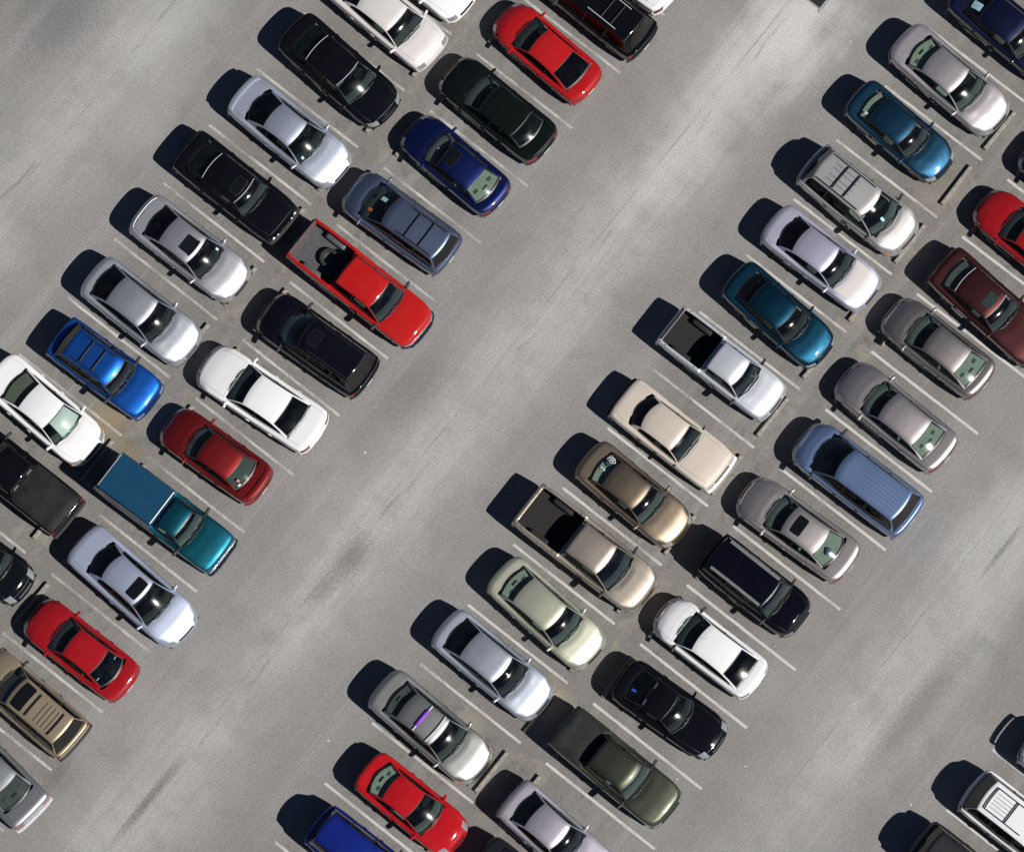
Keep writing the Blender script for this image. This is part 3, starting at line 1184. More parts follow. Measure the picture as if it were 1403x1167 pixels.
        # rail caps and tailgate top
        for sg in (1, -1):
            q0 = (x0 + 0.02, sg * (hw + 0.045), zt + 0.004)
            MB().superq(((x0 + x1) / 2, sg * (hw + 0.052), zt + 0.006), (x1 - x0 + 0.1, 0.075, 0.035), 0.25).obj('bed_rail', o.get('railmat') or self.paint, self.root)
            for fx in (0.12, 0.88):
                MB().box(lerp(x0, x1, fx) - 0.03, lerp(x0, x1, fx) + 0.03, sg * (hw + 0.052) - 0.018, sg * (hw + 0.052) + 0.018, zt + 0.02, zt + 0.026).obj('stake_pocket', BLACK, self.root)
        MB().superq((x0 - 0.065, 0, zt + 0.002), (0.10, 2 * hw - 0.02, 0.05), 0.25).obj('tailgate', o.get('gatemat') or self.paint, self.root)


SUNROOF = simple('sunroof_glass', (0.006, 0.007, 0.009), 0.12)

# ---------------------------------------------------------------- asphalt
LANE, PERIOD = 8.15, 18.25


def asphalt():
    m, nt, b = newmat('asphalt')
    t = NT(nt)
    co = t.node('ShaderNodeTexCoord').outputs['Object']
    sep = t.node('ShaderNodeSeparateXYZ')
    t.l.new(co, sep.inputs[0])
    u, v = sep.outputs[0], sep.outputs[1]
    nbig = t.noise(co, 0.16, 4.0, 0.55)
    nmid = t.noise(co, 0.75, 5.0, 0.62, 0.3)
    nfine = t.noise(co, 7.0, 5.0, 0.7)
    ngr = t.noise(co, 15.0, 3.0, 0.8)
    ngr2 = t.noise(co, 30.0, 2.0, 0.7)
    streak = t.noise(t.vmul(co, (1.3, 0.07, 1.0)), 1.0, 7.0, 0.62, 0.08)
    streak2 = t.noise(t.vmul(co, (7.0, 0.16, 1.0)), 1.0, 4.0, 0.65)
    # distance from the middle of the nearest drive lane
    wob = t.math('MULTIPLY', t.math('SUBTRACT', t.noise(t.vmul(co, (0.0, 0.22, 0.0)), 1.0, 3.0, 0.6), 0.5), 1.3)
    uw = t.math('ADD', t.math('SUBTRACT', u, LANE), wob)
    d = t.math('PINGPONG', t.math('ADD', uw, PERIOD * 20), PERIOD / 2)
    dj = t.math('ADD', d, t.math('MULTIPLY', t.math('SUBTRACT', nmid, 0.5), 0.8))
    dj = t.math('ADD', dj, t.math('MULTIPLY', t.math('SUBTRACT', streak, 0.5), 3.0))
    pale = t.mapr(dj, 2.9, -0.5)
    pale = t.math('MULTIPLY', pale, t.mapr(nbig, 0.30, 0.60, 0.55, 1.0))
    pale = t.math('MULTIPLY', pale, t.mapr(streak2, 0.3, 0.7, 0.78, 1.1))
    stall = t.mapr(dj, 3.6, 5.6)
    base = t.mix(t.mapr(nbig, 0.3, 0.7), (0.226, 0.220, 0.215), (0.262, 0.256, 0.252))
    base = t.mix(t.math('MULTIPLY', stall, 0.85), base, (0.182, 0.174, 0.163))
    base = t.mix(t.math('MULTIPLY', pale, 0.85), base, (0.445, 0.437, 0.433))
    # broad blotches and tyre-polished streaks
    base = t.mix(t.mapr(nmid, 0.42, 0.75, 0.0, 0.24), base, (0.150, 0.146, 0.142))
    base = t.mix(t.mapr(streak, 0.46, 0.78, 0.0, 0.48), base, (0.345, 0.340, 0.337))
    base = t.mix(t.mapr(streak2, 0.52, 0.8, 0.0, 0.16), base, (0.15, 0.147, 0.145))
    # drip lines of oil where engines stand
    oilw = t.noise(co, 1.5, 4.0, 0.65, 0.5)
    oil = t.math('MULTIPLY', t.mapr(d, 4.6, 6.2), t.mapr(oilw, 0.52, 0.72))
    base = t.mix(t.math('MULTIPLY', oil, 0.5), base, (0.10, 0.093, 0.086))
    # pale dirt washed up near the wheel stops
    dw = t.noise(co, 1.1, 5.0, 0.7, 0.8)
    dirt = t.math('MULTIPLY', t.mapr(d, 6.9, 8.4), t.mapr(dw, 0.50, 0.68))
    base = t.mix(t.math('MULTIPLY', dirt, 0.5), base, (0.300, 0.268, 0.215))
    # single stains with a place of their own
    for (sx, sy, rx, ry, c, k) in STAINS:
        px = t.math('DIVIDE', t.math('SUBTRACT', u, sx), rx)
        py = t.math('DIVIDE', t.math('SUBTRACT', v, sy), ry)
        dd = t.math('SQRT', t.math('ADD', t.math('MULTIPLY', px, px), t.math('MULTIPLY', py, py)))
        dd = t.math('ADD', dd, t.math('MULTIPLY', t.math('SUBTRACT', nmid, 0.5), 0.9))
        dd = t.math('ADD', dd, t.math('MULTIPLY', t.math('SUBTRACT', streak, 0.5), 1.3))
        dd = t.math('ADD', dd, t.math('MULTIPLY', t.math('SUBTRACT', nfine, 0.5), 1.0))
        base = t.mix(t.mapr(dd, 1.35, 0.1, 0.0, k), base, c)
    # joints between paving passes, every 3.55 m
    jw = t.math('MULTIPLY', t.math('SUBTRACT', t.noise(t.vmul(co, (0.3, 1.3, 0.0)), 1.0, 6.0, 0.7), 0.5), 0.07)
    jd = t.math('PINGPONG', t.math('ADD', t.math('ADD', u, jw), 6.4 + 3.55 * 60), 1.775)
    br = t.noise(t.vmul(co, (0.9, 0.35, 0.0)), 1.0, 4.0, 0.7)
    jl = t.math('MULTIPLY', t.mapr(jd, 0.030, 0.008), t.mapr(br, 0.42, 0.6))
    base = t.mix(t.math('MULTIPLY', jl, 0.5), base, (0.085, 0.08, 0.075))
    js = t.math('MULTIPLY', t.mapr(jd, 0.16, 0.0), t.mapr(br, 0.35, 0.65))
    base = t.mix(t.math('MULTIPLY', js, 0.2), base, (0.36, 0.35, 0.34))
    # drain line along the lane middle, in broken dashes
    ld = t.mapr(d, 0.10, 0.02)
    ll = t.math('MULTIPLY', ld, t.mapr(t.noise(t.vmul(co, (0.5, 0.24, 0.0)), 1.0, 4.0, 0.65), 0.5, 0.62))
    base = t.mix(t.math('MULTIPLY', ll, 0.38), base, (0.12, 0.117, 0.113))
    # hairline cracks
    vo = t.node('ShaderNodeTexVoronoi', feature='DISTANCE_TO_EDGE')
    wv = t.node('ShaderNodeVectorMath', operation='ADD')
    t.l.new(co, wv.inputs[0])
    nc = t.node('ShaderNodeTexNoise')
    nc.inputs['Scale'].default_value = 0.9
    nc.inputs['Detail'].default_value = 6
    t.l.new(co, nc.inputs['Vector'])
    t.l.new(nc.outputs['Color'], wv.inputs[1])
    t.l.new(wv.outputs[0], vo.inputs['Vector'])
    vo.inputs['Scale'].default_value = 0.28
    ck = t.math('MULTIPLY', t.mapr(vo.outputs['Distance'], 0.0075, 0.0015), t.mapr(nbig, 0.50, 0.62))
    base = t.mix(t.math('MULTIPLY', ck, 0.12), base, (0.09, 0.085, 0.08))
    # aggregate speckle
    sp = t.math('ADD', t.mapr(ngr, 0.25, 0.75, 0.74, 1.26, smooth=False), t.mapr(ngr2, 0.25, 0.75, -0.28, 0.28, smooth=False))
    sp = t.math('MULTIPLY', sp, t.mapr(nfine, 0.25, 0.75, 0.90, 1.10, smooth=False))
    comb = t.node('ShaderNodeCombineColor')
    for k in range(3):
        t.l.new(sp, comb.inputs[k])
    base = t.mix(1.0, base, comb.outputs[0], 'MULTIPLY')
    vs_ = t.node('ShaderNodeTexVoronoi')
    vs_.inputs['Scale'].default_value = 5.5
    t.l.new(co, vs_.inputs['Vector'])
    spk = t.math('MULTIPLY', t.mapr(vs_.outputs['Distance'], 0.10, 0.05), t.mapr(ngr, 0.5, 0.6))
    base = t.mix(t.math('MULTIPLY', spk, 0.5), base, (0.45, 0.44, 0.42))
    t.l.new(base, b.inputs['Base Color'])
    b.inputs['Roughness'].default_value = 0.88
    b.inputs['Specular IOR Level'].default_value = 0.3
    bump = t.node('ShaderNodeBump')
    bump.inputs['Strength'].default_value = 0.35
    bump.inputs['Distance'].default_value = 0.012
    t.l.new(t.math('ADD', ngr, t.math('MULTIPLY', nfine, 0.7)), bump.inputs['Height'])
    t.l.new(bump.outputs[0], b.inputs['Normal'])
    return m


# x, y, radius x, radius y, colour, strength
STAINS = [(-1.9, -19.2, 1.0, 0.8, (0.30, 0.225, 0.11), 0.6), (-0.7, -19.4, 0.5, 0.4, (0.22, 0.15, 0.08), 0.5),
          (16.0, 6.9, 0.75, 0.6, (0.075, 0.068, 0.062), 0.75), (16.5, 6.6, 0.9, 0.8, (0.30, 0.265, 0.22), 0.5),
          (8.1, -17.5, 0.55, 1.1, (0.10, 0.097, 0.094), 0.6), (8.0, -19.0, 0.4, 0.9, (0.12, 0.117, 0.113), 0.5), (4.6, -30.2, 0.8, 1.0, (0.13, 0.125, 0.12), 0.6),
          (11.5, -7.1, 0.6, 0.5, (0.36, 0.355, 0.35), 0.5), (17.3, -17.0, 0.6, 0.55, (0.31, 0.27, 0.21), 0.7), (15.2, -19.6, 0.55, 0.5, (0.31, 0.27, 0.21), 0.6),
          (8.5, 7.8, 1.9, 3.2, (0.56, 0.55, 0.545), 0.85), (8.3, 2.5, 1.3, 4.5, (0.50, 0.49, 0.485), 0.65), (-9.4, -6.5, 1.1, 3.0, (0.43, 0.425, 0.42), 0.55),
          (7.9, -29.0, 0.22, 2.2, (0.11, 0.107, 0.104), 0.7), (26.0, -2.5, 1.3, 2.8, (0.42, 0.415, 0.41), 0.55), (26.4, -2.6, 0.12, 1.4, (0.12, 0.117, 0.113), 0.6),
          (15.0, -3.6, 0.5, 0.4, (0.32, 0.29, 0.235), 0.5), (17.0, 0.9, 0.5, 0.4, (0.31, 0.275, 0.22), 0.4), (18.2, -20.5, 0.5, 0.5, (0.06, 0.055, 0.05), 0.5),
          (27.5, -9.5, 0.5, 3.0, (0.14, 0.137, 0.134), 0.5), (6.0, -11.5, 0.8, 2.0, (0.15, 0.147, 0.144), 0.4), (-8.0, -9.0, 0.9, 2.5, (0.36, 0.35, 0.345), 0.5), (-13.2, -8.2, 1.6, 2.2, (0.13, 0.128, 0.126), 0.6)]

ground = MB()
ground.v = [(-220, -220, 0), (240, -220, 0), (240, 220, 0), (-220, 220, 0)]
ground.f = [(0, 1, 2, 3)]
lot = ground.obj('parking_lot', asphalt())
lot['kind'] = 'structure'


# ---------------------------------------------------------------- painted stall lines
def line_paint():
    m, nt, b = newmat('line_paint')
    t = NT(nt)
    co = t.node('ShaderNodeTexCoord').outputs['Object']
    geo = t.node('ShaderNodeNewGeometry').outputs['Position']
    n1 = t.noise(geo, 9.0, 6.0, 0.75)
    n2 = t.noise(geo, 0.7, 3.0, 0.6)
    n3 = t.noise(geo, 40.0, 3.0, 0.7)
    sep = t.node('ShaderNodeSeparateXYZ')
    t.l.new(geo, sep.inputs[0])
    u = sep.outputs[0]
    # rows A and B are older paint than C and D
    age = t.mapr(u, 6.0, 12.0, 0.16, 0.0)
    ageC = t.math('MULTIPLY', t.mapr(u, 10.0, 12.0), t.mapr(u, 17.5, 17.0, 0.0, 0.07))
    age = t.math('ADD', age, ageC)
    a = t.math('ADD', t.math('MULTIPLY', n1, 0.6), t.math('MULTIPLY', n2, 0.8))
    a = t.math('ADD', a, t.math('MULTIPLY', n3, 0.25))
    a = t.math('ADD', a, age)
    worn = t.mapr(a, 0.80, 1.22, 0.02, 0.92)
    c = t.mix(n1, (0.46, 0.455, 0.44), (0.62, 0.615, 0.595))
    t.l.new(c, b.inputs['Base Color'])
    b.inputs['Roughness'].default_value = 0.8
    tr = t.node('ShaderNodeBsdfTransparent')
    mx = t.node('ShaderNodeMixShader')
    t.l.new(worn, mx.inputs[0])
    t.l.new(b.outputs[0], mx.inputs[1])
    t.l.new(tr.outputs[0], mx.inputs[2])
    t.l.new(mx.outputs[0], nt.nodes['Material Output'].inputs['Surface'])
    return m


LP = line_paint()
PITCH = 2.743


def stall_line(x0, x1, y, w=0.10):
    rnd = random.Random(int(x0 * 100) * 7 + int(y * 100))
    m = MB()
    n = 24
    P = []
    for i in range(n + 1):
        x = lerp(x0, x1, i / n)
        P.append([(x, y - w / 2 + rnd.uniform(-0.007, 0.007), 0.004), (x, y + w / 2 + rnd.uniform(-0.007, 0.007), 0.004)])
    m.grid(P, flip=True)
    m.obj('parking_line', LP, lot)


for k in range(-3, 14):
    y = -k * PITCH
    jit = random.uniform(-0.08, 0.08)
    stall_line(-5.95 + jit, -1.20, y)
    stall_line(0.0, 4.58 + jit, y)
for k in range(-5, 13):
    y = 2.97 - k * PITCH
    jit = random.uniform(-0.08, 0.08)
    stall_line(12.45 + jit, 17.06, y)
    stall_line(18.22, 23.15 + jit, y, 0.105)
for k in range(-3, 5):
    stall_line(30.5, 35.2, -11.35 + k * PITCH)

# ---------------------------------------------------------------- concrete wheel stops
CONC = simple('stop_concrete', (0.27, 0.25, 0.215), 0.9, var=0.3, scale=6)
CONCR = simple('red_stained_concrete', (0.40, 0.16, 0.15), 0.85, var=0.35, scale=12)


def stop_mesh():
    m = MB()
    P = []
    for x, z in ((-0.078, 0.0), (-0.076, 0.04), (-0.048, 0.15), (0.048, 0.15), (0.076, 0.04), (0.078, 0.0)):
        P.append([(x, y, z - (0.012 if abs(y) > 0.905 else 0)) for y in (-0.915, -0.895, -0.4, 0, 0.4, 0.895, 0.915)])
    m.grid(P, flip=True)
    for j, fl in ((0, False), (6, True)):
        b = len(m.v)
        m.v.extend([r[j] for r in P])
        f = tuple(range(b, b + 6))
        m.f.append(f if fl else f[::-1])
    for y in (-0.6, 0.6):
        m.box(-0.015, 0.015, y - 0.015, y + 0.015, 0.12, 0.154)
    return m.mesh('wheel_stop', CONC, 30)


SM = stop_mesh()


def stop(x, y, label='weathered concrete wheel stop lying at the head of a parking stall', group='concrete wheel stops', rot=0.0, mesh=None):
    o = link('wheel_stop', mesh or SM, None, (x, y, 0.0))
    o.rotation_euler = (0, 0, R(rot))
    o['label'] = label
    o['category'] = 'wheel stop'
    if group:
        o['group'] = group
    return o


rs = random.Random(3)
for k in range(-2, 12):
    stop(-1.33 + rs.uniform(-0.02, 0.02), -1.23 - k * PITCH + rs.uniform(-0.04, 0.04), rot=rs.uniform(-1, 1))
    stop(0.10 + rs.uniform(-0.03, 0.05), -1.25 - k * PITCH + rs.uniform(-0.04, 0.04), rot=rs.uniform(-1.5, 1.5))
for k in range(-4, 10):
    y = 1.53 - k * PITCH
    if k == -2:
        stop(16.88, y + 0.08, 'bare concrete wheel stop ahead of the teal sedan with oil spots around it', None, 0.8)
    elif k == 7:
        r = MB()
        me = SM.copy()
        me.materials.append(CONCR)
        for pl in me.polygons:
            if abs(pl.center.y) > 0.8:
                pl.material_index = 1
        stop(16.93, -17.67, 'wheel stop with red paint stained ends under the silver sedan', None, 1.0, me)
    else:
        stop(16.87 + rs.uniform(-0.02, 0.03), y + rs.uniform(-0.04, 0.04), rot=rs.uniform(-1, 1))
    if k == 9:
        continue
    stop(18.34 + rs.uniform(-0.03, 0.05), y + rs.uniform(-0.04, 0.04), rot=rs.uniform(-1.2, 1.2))

# ---------------------------------------------------------------- storm drain at the lane
IRON = simple('cast_iron', (0.03, 0.028, 0.027), 0.7, 0.4)
KERBC = simple('drain_concrete', (0.30, 0.30, 0.305), 0.85, var=0.2, scale=8)
dr = bpy.data.objects.new('storm_drain', None)
COL.objects.link(dr)
dr.location = (8.50, 9.66, 0)
dr['label'] = 'rectangular storm drain with black iron grate set in pale concrete'
dr['category'] = 'drain'
fr = MB()
for a in ((-0.62, -0.34, -0.52, 0.52), (0.34, 0.46, -0.52, 0.52), (-0.34, 0.34, -0.42, -0.36), (-0.34, 0.34, 0.36, 0.52)):
    fr.box(a[0] if a[0] > -0.6 else -0.40, a[1], a[2], a[3], -0.05, 0.012)
fr.obj('drain_frame', KERBC, dr)
MB().box(-0.34, 0.34, -0.36, 0.36, -0.02, 0.005).obj('drain_pit', UNDER, dr)
gm = MB().box(-0.33, 0.33, -0.011, 0.011, 0.005, 0.016).mesh('grate_bar', IRON)
for k in range(11):
    link('grate_bar', gm, dr, (0, -0.31 + 0.062 * k, 0))

# ---------------------------------------------------------------- parked vehicles
BLK = (0.004, 0.004, 0.006)
SIL = (0.50, 0.51, 0.535)
RED = (0.40, 0.010, 0.012)
WHT = (0.78, 0.785, 0.80)
TEAL_PAD = simple('teal_sticker', (0.35, 0.62, 0.60), 0.6)
ORANGE = simple('orange_sticker', (0.75, 0.16, 0.04), 0.6)
PURPLE = simple('purple_pad', (0.28, 0.05, 0.62), 0.6, var=0.05)
BLUESH = simple('pale_blue_shade', (0.30, 0.50, 0.58), 0.6)
REDST = simple('pink_sticker', (0.55, 0.15, 0.2), 0.6)
D4 = (1.2, 0.4, -1.08, -1.75)


def car(kind, style, x, y, yaw, L, g, col, metal, label, cat='car', **o):
    return Car(kind, style, x, y, yaw, L, g, col, metal, label, cat, **o)


# row facing the left lane
car('sedan', 'sedan', -3.55, 1.05, -1, 4.7, D4, WHT, 0.0, 'white sedan nosed against a stop ahead of the red coupe', bumper='paint')
car('sedan', 'box', -3.42, -1.05, -2.0, 4.85, (1.33, 0.58, -1.0, -1.6), (0.74, 0.70, 0.70), 0.15, 'pearl white boxy sedan with white bumper facing the blackish green sedan', W=1.80, bumper='paint', bz=0.60, hood_end=0.24, n=4.2, D=0.15, bF=0.07, cF=0.08, grille=0, rgl='tint', lamp_back=0.16)
car('sedan', 'sedan', -3.41, -3.78, -3.3, 4.96, (1.34, 0.42, -1.18, -1.86), BLK, 0.0, 'glossy black sedan with clear headlights and chrome edged windshield', chrome_rim=True, cabin='grey', rgl='tint', bF=0.13, cF=0.26, ridge=0.0, W=1.86)
car('coupe', 'coupe', -3.38, -6.70, -1.0, 4.97, (1.26, 0.39, -0.89, -1.72), (0.46, 0.50, 0.60), 0.45, 'pale silver blue coupe with rear spoiler and a sticker on its windshield', W=1.84, H=1.36, rgl='dark', cabin='black', stickers=[('f', 0.12, 0.24, -0.74, -0.62, TEAL_PAD)], spoiler=(-2.33, 0.09, 0.90, None), wrf=0.60, lamp_back=0.24, bowR=0.3)
car('sedan', 'box', -3.67, -9.55, -0.2, 4.73, (1.16, 0.5, -1.13, -1.87), BLK, 0.0, 'black sedan with round twin headlights, chrome grille and a sunroof', W=1.80, n=4.0, D=0.15, bF=0.05, cF=0.06, round_lamps=True, chrome_rim=True, sunroof=(0.0, 0.38, 0.42), cabin='grey', grille=0.26, grillemat='chrome', rgl='tint', bumper='black', bow=0.2, zh=0.80, bowR=0.2)
car('sedan', 'sedan', -3.47, -12.37, 0.5, 4.81, (1.17, 0.35, -1.06, -1.77), (0.47, 0.46, 0.50), 0.5, 'silver grey sedan with tilted sunroof and chrome edged trunk lid', popup=(-0.22, 0.17, 0.52), rgl='dark', cabin='black', bF=0.14, cF=0.26, mircol='paint', stickers=[('f', 0.22, 0.34, 0.70, 0.80, WHITE)], deck_strip=(-2.22, 0.80))
car('sedan', 'sedan', -3.40, -15.28, -0.1, 4.77, (1.19, 0.4, -1.22, -1.94), (0.50, 0.52, 0.57), 0.55, 'silver blue sedan with creased hood and wide chrome grille', rgl='dark', cabin='black', ridge=0.016, ridge_t=(0.30, 0.66), grille=0.34, grillemat='chrome', W=1.82)
car('sport_utility_vehicle', 'suv', -3.08, -17.74, 1.8, 4.35, (1.03, 0.52, -1.48, -1.92), (0.006, 0.085, 0.38), 0.35, 'bright blue sport utility vehicle with two roof crossbars', 'suv', W=1.74, H=1.68, rgl='dark', sgl='dark', cabin='black', rails=(-1.15, 0.15, 0.80, BLACK), bars=[(-0.78, 0.78, BLACK), (-0.22, 0.78, BLACK)], strips=(-1.2, -0.1, (-0.5, -0.17, 0.17, 0.5), BLACK), stickers=[('r', 0.86, 0.92, -0.30, 0.30, WHITE)], rf=0.3)
A8 = car('sedan', 'sedan', -3.86, -20.29, -2.0, 4.8, (1.38, 0.53, -0.72, -1.54), WHT, 0.0, 'white sedan with reflective sun shade inside its windshield', amber=True, cabin='tan', rgl='side', bF=0.12, cF=0.22)
car('pickup_truck', 'pickup', -3.12, -22.79, 180, 5.0, (1.35, 0.85, -0.35, -0.42), BLK, 0.0, 'black pickup truck with a flat black bed cover', 'pickup truck', cover='tonneau', rbumper='black', sgl='tint', rgl='tint')
car('coupe', 'coupe', -2.35, -25.86, 2.0, 4.4, (1.28, 0.5, -0.85, -1.55), (0.004, 0.005, 0.007), 0.0, 'shiny black coupe with large oval headlights facing the red sedan', bF=0.16, cF=0.3, lamp_t=(0.56, 0.86), lamp_back=0.34, H=1.36)
# row facing it
car('sedan', 'sedan', 2.12, 5.98, 180, 4.7, D4, WHT, 0.0, 'white sedan at the top of the row past the black wagon')
car('station_wagon', 'suv', 2.44, 4.05, 179, 4.7, (1.45, 0.65, -1.75, -2.15), BLK, 0.0, 'black wagon with bright silver roof rails', 'car', H=1.66, W=1.80, rails=(-1.2, 0.1, 0.80, SATIN), bars=[(-0.95, 0.76, BLACK), (-0.5, 0.76, BLACK)], rgl='dark', sgl='dark', cabin='black', bR=0.06, cR=0.1)
car('coupe', 'coupe', 2.05, 1.53, 176.8, 4.40, (1.27, 0.43, -0.83, -1.68), RED, 0.0, 'bright red coupe with tinted rear glass and a centre brake light', rgl='dark', cabin='black', bF=0.15, cF=0.24, brakelight=WHITE, W=1.76, bowR=0.12, wrf=0.65)
car('sedan', 'sedan', 1.99, -1.29, 178.3, 4.72, (1.28, 0.41, -1.16, -1.78), (0.0045, 0.0065, 0.0063), 0.0, 'blackish green sedan with chrome lined rear bumper next to the red coupe', cabin='grey', rgl='tint', chrome_rim=False, rbumper='paint', brakelight=WHITE, rough=0.3)
car('coupe', 'coupe', 2.07, -3.88, 177.3, 4.39, (1.16, 0.42, -1.06, -1.76), (0.003, 0.009, 0.075), 0.25, 'deep blue coupe with sunroof and pale cabin seen through the rear glass', sunroof=(-0.05, 0.36, 0.44), cabin='sage', rgl='clear', H=1.38, W=1.72, bumper='paint', stickers=[('f', 0.45, 0.52, 0.02, 0.09, WHITE)])
car('station_wagon', 'wagon', 1.86, -6.81, -178.0, 4.57, (1.56, 0.51, -1.91, -2.2), (0.125, 0.16, 0.255), 0.45, 'slate blue wagon with roof rack and stickers on its windshield', 'car', W=1.84, rgl='tint', sgl='dark', cabin='black', rails=(-1.75, -0.2, 0.84, BLACK), bars=[(-0.55, 0.82, BLACK), (-1.18, 0.82, BLACK)], strips=(-1.75, -0.65, (-0.45, -0.15, 0.15, 0.45), simple('slate_strip', (0.06, 0.085, 0.17), 0.4)), stickers=[('f', 0.50, 0.72, -0.42, -0.18, TEAL_PAD), ('f', 0.30, 0.46, 0.44, 0.60, ORANGE)], rbumper='paint', bow=0.26)
B6 = car('pickup_truck', 'pickup', 2.22, -9.56, 0.2, 5.74, (1.61, 0.88, -0.72, -0.80), (0.42, 0.011, 0.010), 0.0, 'red extended cab pickup truck with chrome bumper and open ribbed bed', 'pickup truck', bumper='chrome', rbumper='black', linermat=LINER2, W=1.82, H=1.74, gatemat=LINER2, ridge=0.012, cF=0.2, bF=0.08)
car('minivan', 'van', 2.32, -12.26, -177.1, 4.68, (1.4, 0.49, -1.80, -2.2), (0.004, 0.004, 0.008), 0.0, 'black minivan with black roof rails and a sunroof', 'van', W=1.84, H=1.72, sunroof=(-0.15, 0.25, 0.36), rgl='dark', sgl='dark', cabin='black', rails=(-1.7, 0.1, 0.88, BLACK), bars=[], cF=0.16)
car('sedan', 'sedan', 1.99, -15.05, -175.6, 5.06, (1.2, 0.42, -1.02, -1.74), WHT, 0.0, 'long white sedan with dark windows and black trunk seam', W=1.86, rgl='tint', cabin='black', bF=0.13, cF=0.2, bowR=0.12, ridge=0.0)
car('sedan', 'sedan', 2.01, -17.71, -177.6, 4.33, (1.09, 0.47, -0.96, -1.56), (0.19, 0.010, 0.010), 0.25, 'dark red compact sedan with a trunk spoiler', W=1.70, H=1.40, spoiler=(-1.98, 0.05, 0.82, None), cabin='grey', rgl='clear', stickers=[('r', 0.10, 0.18, 0.55, 0.72, WHITE), ('r', 0.28, 0.42, 0.44, 0.58, REDST)], rough=0.34)
car('pickup_truck', 'pickup', 2.0, -20.50, 1.6, 5.28, (1.37, 0.9, 0.04, -0.04), (0.006, 0.095, 0.135), 0.45, 'teal pickup truck with tall blue camper shell over its bed', 'pickup truck', cover='cap', capz=1.82, capmat=paint((0.010, 0.055, 0.115), 0.0, 0.35), cab='reg', bumper='chrome', H=1.62, W=1.72, bow=0.12, cF=0.05, bF=0.04, ridge=0.008, cabin='sage', rf=0.28)
car('coupe', 'coupe', 2.71, -23.27, -2.8, 5.23, (1.52, 0.57, -1.1, -1.73), (0.48, 0.53, 0.68), 0.4, 'silver lavender coupe with an open black sunroof', sunroof=(0.02, 0.45, 0.52), rgl='dark', cabin='black', W=1.84, H=1.40, bF=0.13, cF=0.24, wrf=0.6, ridge=0.0, bowR=0.28)
car('sedan', 'sedan', 2.67, -26.19, -179.5, 4.46, (1.13, 0.37, -0.93, -1.68), (0.31, 0.008, 0.013), 0.0, 'red sedan with pale blue shade in its rear window', W=1.74, cabin='black', rgl='tint', ridge=0.012, lamp_back=0.16, bowR=0.24)
car('sport_utility_vehicle', 'suv', 2.48, -28.82, 178.0, 4.4, (1.25, 0.62, -1.72, -2.06), (0.33, 0.265, 0.18), 0.25, 'tan sport utility vehicle with big sunroof and slatted roof rack', 'suv', W=1.80, H=1.72, sunroof=(-0.02, 0.45, 0.62), bars=[(-0.28, 0.80, BLACK), (-1.36, 0.80, BLACK)], cross_strips=((-0.62, -0.80, -0.98, -1.16), 0.72), rgl='dark', sgl='dark', cabin='black', rbumper='black')
car('sedan', 'box', 2.77, -31.55, 174.0, 4.8, (1.15, 0.45, -1.02, -1.75), (0.26, 0.27, 0.29), 0.45, 'worn grey sedan with pale silver rear bumper below the tan sport utility vehicle', rbumper='white', cabin='grey', rgl='clear', n=4.5, D=0.14, W=1.78)
# second block, nose out towards the lower right
car('sedan', 'sedan', 14.85, 12.83, -2.0, 4.9, D4, (0.003, 0.006, 0.032), 0.2, 'navy blue sedan in the upper corner beyond the mauve sedan', W=1.82, cabin='grey', rgl='tint', stickers=[('r', 0.2, 0.7, -0.55, -0.1, BLUESH)])
car('sedan', 'sedan', 14.34, 9.95, -2.8, 4.93, (1.27, 0.39, -1.07, -1.76), (0.45, 0.42, 0.44), 0.5, 'mauve silver sedan with oval rear window and silver mirrors', W=1.84, bF=0.14, cF=0.25, cR=0.22, rgl='clear', cabin='sage', ridge=0.014, ridge_t=(0.25, 0.7), bowR=0.26)
car('sedan', 'sedan', 14.09, 7.24, -2.7, 4.43, (1.07, 0.3, -1.16, -1.68), (0.010, 0.045, 0.088), 0.4, 'steel blue sedan behind the bare wheel stop with oil spots', W=1.70, cabin='grey', rgl='clear', stickers=[('r', 0.35, 0.55, -0.72, -0.56, WHITE)], ridge=0.012, ridge_t=(0.2, 0.7), bF=0.13, cF=0.24, shelf='sage')
car('minivan', 'van', 14.5, 4.24, -1.6, 4.77, (1.5, 0.55, -1.90, -2.22), (0.52, 0.50, 0.50), 0.4, 'silver grey minivan with black roof rack and bright white hood', 'van', rgl='dark', sgl='dark', cabin='sage', rails=(-1.75, 0.25, 0.86, BLACK), bars=[(-1.02, 0.80, BLACK), (-0.48, 0.80, BLACK)], strips=(-1.45, -0.35, (-0.5, -0.2, 0.2, 0.5), BLACK), stickers=[('f', 0.30, 0.45, -0.24, -0.10, TEAL_PAD)], amber=True, W=1.90)
car('sedan', 'sedan', 14.73, 1.68, 0.4, 4.72, (1.15, 0.39, -1.08, -1.74), (0.47, 0.46, 0.58), 0.35, 'lavender silver sedan with weathered whitish hood and cream mirrors', W=1.76, rgl='dark', cabin='grey', bF=0.09, cF=0.12, hoodmat=paint((0.62, 0.58, 0.56), 0.1, 0.45), bumper='paint', lamp_back=0.12, bowR=0.26)
car('sedan', 'sedan', 14.79, -0.95, -3.3, 4.52, (1.13, 0.35, -1.11, -1.69), (0.003, 0.034, 0.062), 0.45, 'dark teal sedan with a glossy teal hood beside the silver pickup truck', W=1.72, cabin='black', rgl='tint', bF=0.11, cF=0.18, lamp_back=0.1)
